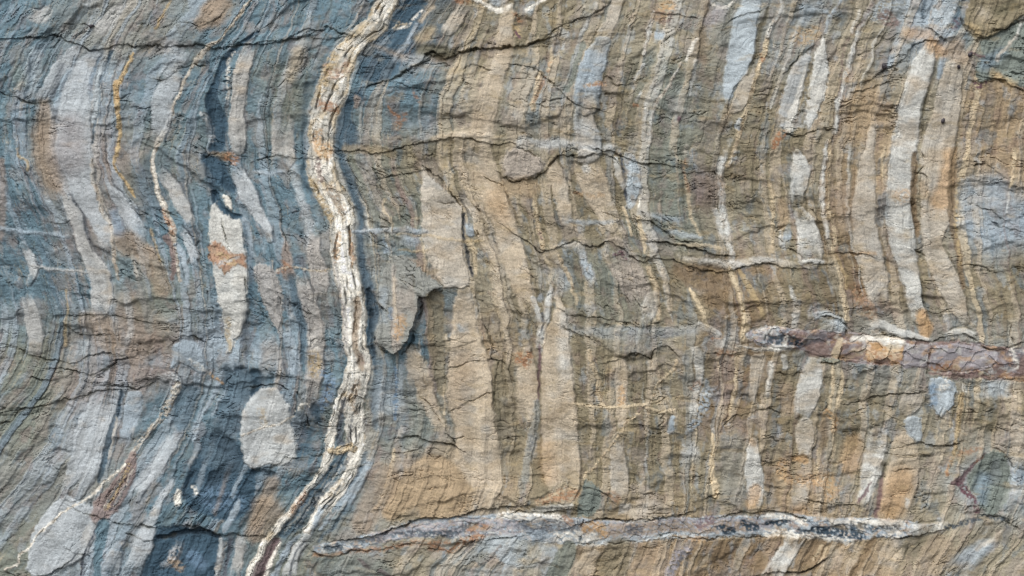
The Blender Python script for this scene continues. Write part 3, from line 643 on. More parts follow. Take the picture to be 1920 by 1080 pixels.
-|k.7|2|1|1299,115,5 1300,140,5 1297,160,6 1296,180,4
-|V|3|0|1272,223,7
-|L.8|6|0|1283,14,24 1288,22,20|
-|a.6|10|0|1255,15,26 1240,30,24|x
-|u.7|8|0|1235,30,20 1250,36,26|x
-|R.5|12|-1|1330,15,14 1322,50,20 1312,85,22 1318,115,14
-|w.8|2|1|1335,4,3 1342,11,4 1356,15,4 1370,9,4 1378,-2,4
-|M.5|10|0|1350,25,30 1330,40,20
-|L.35|20|0|1310,200,60 1240,180,50
sandstone_band:sand|L|4|5|1412,-15,34 1408,12,34 1400,35,38 1396,58,46 1392,80,46 1386,105,46 1379,128,40 1371,152,28 1366,175,18 1362,200,8|s
sandstone_band:sand|q|3|4|1408,122,6 1402,145,22 1395,170,26 1387,192,24 1375,208,14
vein:calc|c|2|3|1452,40,5 1438,75,7 1430,98,9 1423,120,8 1417,140,8 1412,165,8 1406,185,7 1398,208,8 1390,228,10 1384,250,9 1378,272,8 1371,292,8 1366,312,8
-|r.8|3|0|1424,105,6 1428,112,7|x
-|b.7|2|1|1387,225,8 1383,240,8
-|s.7|4|-2|1440,20,8 1425,60,9 1418,90,9 1408,120,8 1400,140,5
-|T.5|10|0|1370,200,20 1355,240,20
# ---- right of centre, middle
pale_lens:sand|f|4|6|P950,285 965,280 990,285 1012,295 1020,305 1012,322 990,332 968,338 948,330 942,305
-|T.8|10|0|950,350,30 990,350,40
sandstone_band:sand|t|4|4|1036,298,18 1040,325,28 1048,350,28 1055,375,26 1060,398,22 1064,420,18 1066,435,10
-|L.7|5|0|1060,398,14 1064,418,14
sandstone_band:sand|t|4|5|1100,298,44 1106,325,52 1115,350,54 1125,375,48 1136,398,40 1143,412,38 1146,422,30
-|L.6|10|0|1140,408,26 1125,412,20
-|r.5|3|0|1078,363,8 1085,366,5|x
-|a.45|6|0|1085,366,8 1130,365,10|x
-|k.7|5|2|1100,312,12 1103,318,10
-|n.4|3|0|1100,315,5
sandstone_band:sand|t|5|3|1148,426,26 1158,440,28 1166,455,20
sandstone_band:sand|f|5|3|1150,465,50 1165,485,54 1178,510,52 1190,535,50 1198,560,40 1202,580,26
-|t.5|12|0|1175,490,30 1185,520,30
vein:calc|L|3|5|1176,290,14 1184,310,26 1189,335,28 1188,355,26 1184,372,20 1180,388,12|s
-|n|2|-3|1164,290,3 1168,320,4 1172,345,5 1174,370,4
-|k.9|2|3|1153,300,8 1161,325,10 1170,350,9
-|w.7|2|1|1202,372,4 1199,388,4
-|c|2|1|1170,388,5 1175,405,7 1180,425,6 1184,442,5
-|c|2|2|1201,408,5 1203,425,8 1206,440,9 1209,460,6 1206,472,4
-|b.5|5|1|1070,412,7 1100,418,8 1150,414,6 1165,416,5
-|b.6|6|1|1205,402,10 1240,408,11 1272,412,7
-|L.6|5|1|1255,435,7 1290,440,11 1312,446,6
-|c.7|3|2|1268,457,5 1310,460,6 1350,465,5
horizontal_rib:sand|k.7|5|2|1270,485,9 1300,488,11 1335,493,14 1365,497,18 1390,496,17 1415,491,14 1440,488,11 1465,494,13 1490,499,11
-|k|3|3|1500,493,5 1525,492,6 1546,492,6
-|R.8|12|-3|1270,510,24 1310,518,44 1350,525,50 1340,560,40
-|N.4|6|-2|1320,515,20|x
vein:calc|k|3|4|1358,285,8 1354,310,10 1351,335,11 1353,360,11 1356,385,12 1360,405,14 1365,425,14 1368,445,12 1371,465,11 1375,488,12
-|k.9|3|2|1345,395,8 1352,420,10 1356,445,8
-|z.6|4|0|1352,330,5 1355,380,5|x
vein:calc|c|3|3|1371,506,8 1378,528,11 1386,548,9 1391,565,9 1396,590,9 1398,615,9 1394,640,9|
-|y.8|3|2|1388,508,7 1400,530,9 1412,550,10 1422,570,9 1430,590,8
-|t.6|3|1|1375,585,4 1362,595,3 1390,575,3|x
-|L.5|4|1|1378,285,10 1372,305,10|x
vein:calc|c|2|2|1000,368,6 1004,388,8 1009,410,9 1013,430,9 1018,450,9 1020,468,8|
-|V.7|3|0|1014,435,6 1018,445,5|x
-|c.8|2|1|1022,480,5 1028,495,5 1036,512,6 1031,530,6
-|b.6|12|0|1020,490,50 1040,520,60 1030,540,30
thin_vein:calc|c|2|2|1048,482,4 1056,500,6 1066,522,6 1073,536,5
-|c.8|2|1|1070,540,4 1078,555,4 1080,568,3
vein:calc|L|3|2|1086,465,20 1093,485,16 1101,505,18 1108,520,20 1111,535,14|s
-|k.7|6|2|1050,462,8 1070,460,10 1085,462,8
-|V.8|3|1|1155,478,6 1165,474,9 1175,480,7|x
thin_vein:calc|c|2|3|1213,500,6 1221,522,9 1228,545,10 1233,570,8 1236,598,6
-|t.7|4|2|1240,505,8 1250,545,10 1256,585,10
-|p.6|5|2|1205,590,20 1220,560,18
-|c.8|3|1|1284,335,6 1289,360,7 1296,390,6 1304,420,5 1310,440,4
-|r.5|4|0|1286,300,6 1284,330,6 1292,360,6|x
-|u.5|20|0|1320,350,60 1325,370,50
-|k.6|3|1|1290,275,6 1284,290,5
-|s.5|2|-1|1408,310,0 1412,370,3 1420,420,4 1428,445,4
# ---- centre, lower
double_vein:calc|k|2|4|1035,535,8 1031,555,9 1027,580,10 1023,602,12 1019,622,14 1016,636,20 1014,646,18|
-|k.9|2|4|1001,560,7 1007,580,9 1011,600,9 1013,625,8
-|n.8|2|-1|1017,590,3 1017,620,4
-|n.6|4|0|1020,635,8|x
-|L.6|8|0|980,595,30 1000,610,20 |x
-|b.6|8|1|965,605,20 990,612,24
-|i.4|6|0|1015,560,14
broad_band:sand|t|3.5|5|1045,548,5 1049,570,16 1050,600,30 1046,630,46 1044,665,54 1044,700,58 1046,740,62 1048,775,66 1050,810,68 1052,845,70 1054,875,68 1056,900,60 1058,922,50
-|k.6|12|0|1060,570,20 1058,620,20 1062,720,26
-|k.5|12|0|1070,810,40 1072,850,40
-|a.35|20|0|1020,840,30 1030,890,30
-|r.7|6|0|1010,940,10 1030,932,14 1060,925,20 1080,925,16|x
-|c.9|3|1|972,955,5 990,950,5 1005,942,4 1040,925,3 1080,912,3
-|k.7|4|1|990,955,8 1030,952,14 1070,948,12
sandstone_band:sand|t.9|6|3|980,660,30 988,690,38 990,725,40 986,760,34 980,795,24
-|r.85|6|0|975,672,22 990,668,20 985,682,18|x
-|V.8|2|-1|1013,645,3 1012,680,4 1010,720,3 1008,755,3
-|G.7|3|2|1006,755,10 1004,785,14 998,815,16 995,845,16 990,870,14 985,900,14
-|n.5|4|0|998,820,10 994,850,8|x
-|q|3|3|980,920,14 983,928,14
-|O.6|10|-2|950,700,30 955,760,34 955,820,34 955,880,30
-|s.5|5|-2|930,680,12 932,740,12 935,800,12
-|b.4|9|0|1060,612,10 1085,618,12 1110,622,14 1150,624,24 1190,626,26 1230,624,24 1270,620,18 1310,616,14 1335,612,10
-|n.5|4|0|1150,627,6 1165,629,6|x
-|n.5|4|0|1218,632,8 1230,630,8 1275,625,6|x
-|G.35|14|0|1150,645,26 1200,645,34 1240,645,34
-|s.5|8|-3|1180,672,16 1220,672,14 1245,662,20 1260,670,20
-|k.9|5|3|1222,555,20 1218,580,28 1212,602,18
-|c|2|3|1296,540,7 1304,558,9 1312,578,10 1320,596,9 1325,614,6
sandstone_band:sand|t|3|3|1164,678,22 1163,705,26 1164,735,22 1165,765,20 1166,795,20 1166,815,18
sandstone_band:sand|q|3|4|1160,818,20 1159,845,26 1160,875,32 1161,905,34 1161,930,28 1160,945,18
-|k.5|8|0|1163,705,20|x
-|a.6|4|0|1165,728,14 1165,760,14|x
thin_vein:calc|c|2|3|1105,660,5 1111,685,8 1118,708,9 1123,738,7 1127,765,5
thin_vein:calc|c|1.5|2|1267,680,9 1255,700,6 1240,712,5 1228,724,4 1222,745,5 1210,756,5 1200,772,4 1190,784,5 1176,792,5 1165,814,5 1152,832,5 1138,848,5 1126,862,6 1112,878,5 1097,890,5 1093,905,4|x
-|u.6|3|0|1205,760,5 1198,772,5|x
-|c.8|2|3|1075,758,5 1130,764,6 1180,764,6 1212,757,5
-|c.8|2|3|1212,765,6 1235,772,6 1262,769,6
-|t.7|4|2|1220,680,12 1218,720,12 1214,760,8 1210,810,8
-|t.5|6|2|1250,715,14 1248,750,14 1265,780,14 1258,810,12
-|k.8|4|2|1304,650,16 1312,680,18 1312,705,16 1307,730,14 1302,760,12 1298,790,14
-|b.8|3|2|1340,725,10 1328,735,22 1322,760,20 1310,785,18 1290,808,12|x
-|k.7|2|1|1348,730,4 1340,740,5 1320,740,4
-|r.5|5|0|1310,715,14 1300,725,10|x
-|b.9|4|2|1260,785,10 1258,808,12
-|k.8|4|3|1345,628,12 1330,618,10 1310,608,6
-|k.7|5|2|1342,642,16 1365,645,22 1382,652,18
-|r.7|4|0|1335,637,5 1352,632,5|x
-|r.6|5|-1|1345,662,8 1375,664,10|x
-|u.5|20|0|1365,690,40 1360,740,40
vein:calc|c|2|2|1383,668,6 1381,700,6 1378,730,7 1373,758,7 1368,785,5 1362,800,4
-|t.7|2|1|1345,670,4 1352,700,5 1354,740,4 1352,770,4
sandstone_band:sand|q|3|2|1424,668,26 1420,695,24 1414,725,16 1410,760,8
-|t.7|3|1|1432,740,8 1428,780,6
-|p.7|6|1|1290,820,22 1295,860,34 1298,880,26
-|c|2|2|1337,815,5 1336,850,8 1337,880,9 1340,905,12 1343,925,14
-|G.5|10|0|1370,830,40 1375,880,44 1375,930,40
sandstone_band:sand|k|3|4|1414,825,12 1412,848,26 1413,875,34 1416,905,34 1417,935,28 1416,955,18
-|a.6|8|0|1415,920,24 1410,945,20
-|a.4|6|0|1410,830,14
-|q.6|5|1|1190,935,14 1200,950,60 1240,940,20|
-|e|4|-3|P1095,900 1112,905 1130,918 1128,945 1112,966 1082,968 1088,935
-|r.5|6|0|1145,925,14 1155,935,18|x
# ---- far right, upper
vein:calc|k|3|3|1472,-15,8 1466,10,10 1457,32,11 1447,52,9 1441,68,8
-|b.8|5|1|1523,-5,22 1512,18,28 1506,38,20
-|b.8|5|1|1548,-5,20 1540,20,28 1530,40,26
-|T.8|7|0|1500,60,22 1495,75,20 1525,62,30|x
vein:calc|L|2|2|1582,-12,6 1572,8,7 1563,25,8 1554,42,8 1546,60,7|s
pale_lens:sand|k|2.5|5|P1543,68 1549,85 1552,125 1551,165 1545,188 1533,212 1516,243 1509,228 1513,190 1519,140 1530,95|s
pale_lens:sand|p|3|4|P1510,98 1521,103 1511,140 1502,180 1492,220 1478,243 1466,238 1463,215 1470,180 1478,145 1490,118
-|w.6|3|1|1512,120,5 1504,150,7 1495,188,11 1487,212,15 1480,240,12
-|L.6|6|0|1505,215,14 1500,238,16
-|r|4|1|1473,250,9 1464,258,12 1455,268,14 1448,276,8|x
-|L.4|6|0|1458,100,10 1455,120,8
-|k.6|3|1|1510,0,0 1475,120,6 1455,180,8 1448,200,6
vein:calc|k|2|3|1642,-15,8 1627,22,10 1615,45,10 1607,70,9 1599,90,9 1594,112,9 1588,132,10 1583,152,9 1578,175,9 1573,198,9 1569,222,9 1565,246,9
-|a.6|3|0|1588,130,8 1587,150,7|x
-|V.45|4|-1|1634,5,5 1620,35,5 1582,90,5 1576,180,6 1578,165,6|x
-|w.6|2|1|1610,22,4 1601,45,5 1597,60,4
-|L.8|5|0|P1648,-5 1712,-5 1708,10 1685,18 1665,22 1655,38 1638,40 1630,25|x
-|L.7|6|0|1725,15,40 1712,32,36 1700,42,16|x
-|u.8|7|0|1660,28,26 1672,40,24 1680,48,10|x
vein:calc|L|3|3|1782,-15,40 1774,8,42 1766,28,44 1760,45,36 1768,58,22|s
-|N.7|4|-1|1735,5,8 1730,30,7|x
-|H.8|6|-1|1812,-5,16 1804,20,20 1796,45,22
-|V.6|5|0|1795,40,14 1790,50,14|x
-|f.8|6|3|1835,-5,30 1820,18,30 1812,40,26
overhang_block:rock|O|3|9|P1806,48 1812,25 1830,-30 1960,-30 1960,20 1920,30 1895,45 1870,62 1845,72 1828,66
-|t.7|14|0|1850,5,20 1835,50,26
-|y.6|8|0|1815,50,14 1830,65,14
-|s.8|10|-2|1870,20,20 1900,12,20
green_grey_block:rock|e|3|3|P1836,76 1862,66 1895,50 1925,40 1960,45 1960,165 1920,166 1890,155 1872,135 1850,152 1832,152 1830,128 1840,105
-|i.35|12|0|1850,120,26 1880,100,20
-|k.8|2|1|1915,45,4 1903,70,5 1880,98,6 1870,115,7
-|V|3|1|1826,153,6 1834,159,9 1846,154,9|x
-|V.8|4|0|1820,98,5 1832,103,6 1845,107,4|x
-|y.6|8|0|1862,138,16 1875,145,10 1900,160,12
-|L.5|5|0|1780,83,10 1815,75,16
-|a.7|10|0|1750,85,30 1770,95,16 1755,105,12
-|a.5|12|0|1700,65,20 1740,62,20
sandstone_band:sand|k|4|5|1745,85,14 1738,105,34 1728,130,42 1720,155,44 1714,180,46 1707,210,46 1701,240,48 1696,270,50 1693,300,50 1689,330,48 1684,360,46 1684,385,46 1688,410,50 1692,440,46 1697,470,46 1703,500,40 1708,525,36 1713,550,32 1718,575,30 1726,600,28
-|T.4|10|0|1712,160,20 1700,190,14|
-|a.45|8|0|1690,365,34|x
-|a.7|7|0|1728,592,22 1735,612,26 1733,625,20
-|b|2.5|2|1771,106,14 1764,128,12 1757,150,8
sandstone_band:sand|q|4|5|1792,118,24 1786,150,40 1779,185,48 1772,220,54 1765,250,58 1758,285,60 1756,320,60 1756,355,60 1756,385,58 1755,410,54 1752,435,46 1750,460,36 1757,480,38 1768,505,40 1780,530,44 1790,555,38 1800,580,32 1810,605,20
-|a.6|14|0|1780,290,22 1775,340,30 1765,375,40|
-|T.7|10|0|1728,345,14 1735,365,20|
-|L.7|4|1|1756,395,14 1758,405,14
-|z.7|12|0|1790,90,40 1805,110,30
sandstone_band:sand|q|4|4|1636,232,8 1632,258,14 1627,285,20 1624,315,32 1621,345,38 1619,375,42 1620,405,46 1622,435,48 1625,462,52 1632,490,46 1640,520,48 1648,550,40 1655,570,20
-|a.6|4|0|1600,478,4 1640,475,5
-|b.7|4|1|1683,80,12 1672,105,12 1662,125,10
-|k.7|3|1|1688,85,6 1678,110,7
-|T.8|14|0|1620,190,50 1610,230,50 1600,260,30
-|c|2|3|1657,280,5 1655,305,6 1656,328,6
-|H.4|6|-1|1656,370,20 1655,400,20 1652,420,16
-|R.9|4|-3|1716,288,9 1713,320,12 1712,350,13 1712,380,12 1716,410,10 1722,440,10
-|s.6|4|-2|1765,100,6 1755,130,8 1745,165,8 1733,200,8 1728,240,9
-|R.8|4|-3|1789,280,12 1789,320,13 1787,355,15 1784,390,14 1787,420,13 1795,460,12 1800,495,12 1806,540,8
-|y|3|2|1799,335,5 1796,370,6 1793,400,6 1794,430,6 1798,470,6 1801,500,5|x
-|b.7|14|0|P1806,338 1835,330 1870,332 1888,345 1888,375 1870,390 1845,380 1820,400 1835,440 1818,442 1802,420 1800,370
-|b.6|16|0|1900,370,50 1900,430,60
thin_vein:calc|c|2|2|1903,278,6 1899,300,7 1898,325,6 1895,348,6
-|k.5|3|1|1893,360,4 1890,400,4
# ---- far right, middle
pale_lens:sand|k|3|5|1493,283,8 1498,300,26 1500,322,36 1498,345,32 1494,365,24 1496,380,22
pale_lens:sand|k|3|6|1500,396,20 1508,415,32 1516,440,42 1520,460,48 1521,478,48 1520,490,40|s
-|T.8|6|0|1465,375,14 1468,400,22 1464,420,16
-|b.8|3|2|1478,425,10 1476,445,14 1476,462,12
vein:calc|c|2|2|1443,340,6 1449,365,7 1447,395,6 1447,420,7 1450,445,7 1450,465,6
-|k.7|3|1|1462,430,4 1466,455,5
vein:calc|k|2|3|1553,262,5 1548,290,7 1545,320,8 1541,345,10 1544,375,10 1546,400,9 1548,425,8 1551,445,7|
vein:calc|c|2|3|1556,262,5 1557,290,6 1554,320,6 1552,350,5 1553,380,6 1556,400,6 1560,418,5
-|c.9|2|2|1562,425,5 1566,450,7 1563,465,6 1566,480,6 1571,500,7 1576,525,8 1577,545,7 1581,560,8 1583,580,10 1589,600,9
-|y.9|2|2|1568,475,4 1577,500,5 1585,525,6 1584,540,4
-|R.8|4|-2|1550,300,3 1549,360,4 1549,400,4
-|R.6|10|-2|1535,400,8 1542,440,10 1548,470,12 1575,480,16
-|z.6|20|0|1580,360,34 1585,420,34
-|r.4|12|-1|1600,540,20 1615,565,30 1635,590,24|x
-|k.7|8|2|1640,540,50 1650,550,40
-|k.7|4|1|1480,540,8 1488,570,10 1492,600,12 1490,620,10
-|L.7|5|4|1515,600,14 1545,590,10 1570,600,14 1570,618,34 1555,622,30|
-|k.9|4|3|1620,612,10 1650,608,16 1680,620,12 1720,632,10 1745,636,6
-|k.9|4|3|1770,632,14 1800,624,16 1830,630,12
speckled_quartz:quartz|M|4|5|1408,630,12 1435,632,34 1465,634,42 1495,636,40|in_quartz_
quartz_vein:quartz|u|3|2|1492,636,38 1535,642,44 1560,648,50 1590,650,54 1630,655,54 1670,658,50 1700,660,48 1740,666,50 1780,670,56 1820,672,56 1850,672,52 1880,678,58 1930,684,60 1970,688,60|is_quartz|glossy rust-brown and mauve quartz vein with white caps
-|k.9|4|0|1415,628,20 1440,622,18 1465,620,14|x
-|N.9|4|-2|1440,635,14 1460,640,18 1485,638,20 1500,645,16|x
-|w.7|3|0|1445,650,8 1465,655,8 1480,628,6|x
-|n.7|6|0|1520,640,22 1540,635,16|
-|u.9|6|0|1525,655,24 1545,655,24
-|c.9|3|0|1578,640,10 1572,655,14 1565,665,12
-|L.8|3|2|1548,612,24 1572,614,26 1580,625,14
quartz_block:quartz|u|2|2|P1588,632 1620,634 1622,672 1582,672 1578,660|in_quartz
quartz_block:quartz|a|5|2|P1622,634 1692,634 1696,655 1690,680 1668,682 1622,673|in_quartz|rust-orange piece of the quartz vein under a white cap
-|r.7|9|0|1630,660,14 1650,672,20 1685,668,16
-|c.7|8|0|1600,655,10 1650,668,16 1690,662,16|x
-|w.9|5|1|1600,634,8 1640,634,14 1660,640,18 1690,640,12
-|w|6|1|1648,630,12 1660,640,16 1675,645,14 1688,645,10
-|k.7|4|1|1625,630,14 1650,628,10
-|c.8|6|0|1668,652,16 1680,650,10
-|u.8|5|-1|1645,676,8 1665,678,10|
quartz_block:quartz|M|3|2|P1697,642 1738,648 1741,690 1700,688 1690,680|in_quartz
-|k.5|8|0|1705,650,16 1730,655,14
-|M.7|10|0|1770,665,24 1850,670,30
-|b.5|10|0|1800,660,20 1835,672,24
-|L.6|5|0|1750,655,8 1840,656,8
quartz_block:quartz|M|3|2|P1746,650 1800,645 1842,652 1872,660 1868,682 1848,694 1800,695 1744,692|in_quartz
-|r.6|6|0|1760,690,8 1830,694,8|x
-|r.8|5|0|1755,690,12 1785,686,10 1800,690,8|x
-|c.8|3|0|1792,686,8 1798,688,8
-|w.8|3|0|1895,650,12 1900,672,10 1905,690,8|x
-|n.6|6|0|1885,665,14 1910,660,14 1890,690,12|x
-|r.7|4|0|1850,707,7 1880,710,7 1925,716,8|x
-|V.8|4|-1|1780,702,6 1800,704,10 1830,700,8|x
-|u.9|3|1|1745,700,5 1790,702,6 1840,706,6 1880,714,6
-|k.8|4|2|1380,650,0 1440,655,8 1490,650,6
-|g|4|5|1545,674,8 1560,677,14 1572,676,8
# ---- far right, lower
sandstone_band:sand|k|3|4|1526,676,20 1522,700,34 1518,725,42 1512,750,44 1506,772,34 1500,785,14
sandstone_band:sand|q|3|4|1512,798,30 1511,818,38 1510,840,26 1506,855,8
sandstone_band:sand|q|4|3|1500,888,24 1500,912,26 1499,940,24 1497,955,14
-|a.7|4|0|1490,858,10 1510,860,18|
-|z.6|10|0|1475,730,30 1480,770,24
-|k.7|4|1|1445,680,8 1444,705,10 1440,740,8
-|k.7|3|1|1471,670,8 1471,692,9
-|c|2|2|1559,690,5 1560,720,6 1557,750,5 1555,768,4
-|c.8|2|1|1577,700,6 1575,735,9 1571,765,8
-|R.6|6|-1|1545,780,10 1548,820,12 1540,860,10
-|a.6|4|0|1552,775,14 1570,790,14 1565,810,8|x
-|c.7|2|1|1566,770,4 1565,830,5 1563,855,4
-|c.7|2|1|1540,840,4 1535,880,4 1533,912,3
-|b.7|10|1|1650,690,44 1660,710,50
-|L.7|5|0|1588,770,14 1600,778,8|x
-|b.5|14|0|1650,780,50 1640,830,50
sandstone_band:sand|q|3|4|1713,725,16 1710,742,34 1708,758,40 1705,772,20
blue_white_chip:sand|L.85|3|5|P1699,786 1714,780 1729,785 1729,828 1718,832 1708,822 1702,812 1697,800|s
blue_block:sand|L|3|6|P1744,712 1766,707 1790,712 1793,735 1788,758 1776,778 1768,790 1755,776 1744,758|s
-|i.7|6|0|1748,728,14 1750,755,14|
-|w.6|4|1|1772,718,16 1765,730,14|x
-|q.8|4|1|1772,790,16 1776,772,12
-|D.5|6|-2|1738,745,8 1742,775,8
-|L.7|8|0|1830,730,24 1870,728,28 1905,735,20
-|w.8|2|1|1806,718,5 1808,732,7|x
vein:calc|y|3|3|1803,738,7 1803,765,9 1801,790,9 1799,810,7 1793,832,7 1788,850,6
-|c.9|2|2|1785,785,4 1784,803,6
-|a.8|3|2|1784,858,6 1778,875,7 1775,890,6|x
-|r.9|3|0|1779,872,4 1775,890,5|x
-|s.4|16|-2|1850,780,60 1870,790,50
-|t.7|5|1|1912,720,14 1906,780,20 1910,840,30 1912,880,26
vein_scar:rock|V.8|2.5|-2|1849,856,8 1838,864,6 1825,872,8 1815,885,9 1808,898,12 1796,905,14 1788,908,8||purple-brown wiggling scar beside a blue-grey patch
-|V|2.5|-2|1800,908,12 1813,922,15 1822,935,10 1829,950,8 1831,962,7|x
-|r.7|3|0|1846,858,6 1830,868,5|x
-|r.6|6|0|1798,850,12 1815,845,10 1840,843,6|x
blue_grey_patch:rock|e|3|2|P1851,852 1868,844 1890,856 1896,880 1896,915 1884,945 1862,966 1845,966 1835,953 1830,930 1820,915 1816,893 1830,872
-|i.4|14|0|1845,900,26 1840,940,16
-|n.4|8|0|1870,870,16 1865,900,20
-|k.7|8|0|1895,940,30 1905,915,20 1880,955,20
-|L.5|5|0|1898,895,12
broad_band:sand|t|5|4|1692,832,44 1698,860,54 1694,890,60 1686,925,62 1678,955,56 1670,975,50
-|a.6|20|0|1690,900,50 1670,950,50
-|k.9|3|0|1705,938,8 1704,948,6
-|f.7|10|1|1735,885,30 1740,905,40 1735,925,30
-|V.7|3|-2|1656,885,6 1652,910,8 1648,940,8 1642,970,6
sandstone_band:sand|k|5|3|1648,815,36 1644,845,44 1638,870,44 1630,900,34 1622,925,26 1612,950,16
-|a.4|12|0|1600,830,30 1590,870,40
-|V.8|2|-1|1632,905,3 1624,920,5 1614,934,6 1608,944,3
-|s.6|3|-2|1665,820,6 1662,850,8 1658,880,8
-|a.5|10|0|1470,870,20 1478,900,18 1560,905,30 1555,930,20|x
-|R.5|12|-2|1450,900,20 1455,940,24
-|s.5|5|-2|1489,800,4 1490,860,5 1490,930,4
-|H.5|5|-1|1575,870,8 1572,910,8
-|q.7|5|1|1590,950,12 1605,960,20
-|a.5|10|0|1490,960,10 1505,955,14|
"""
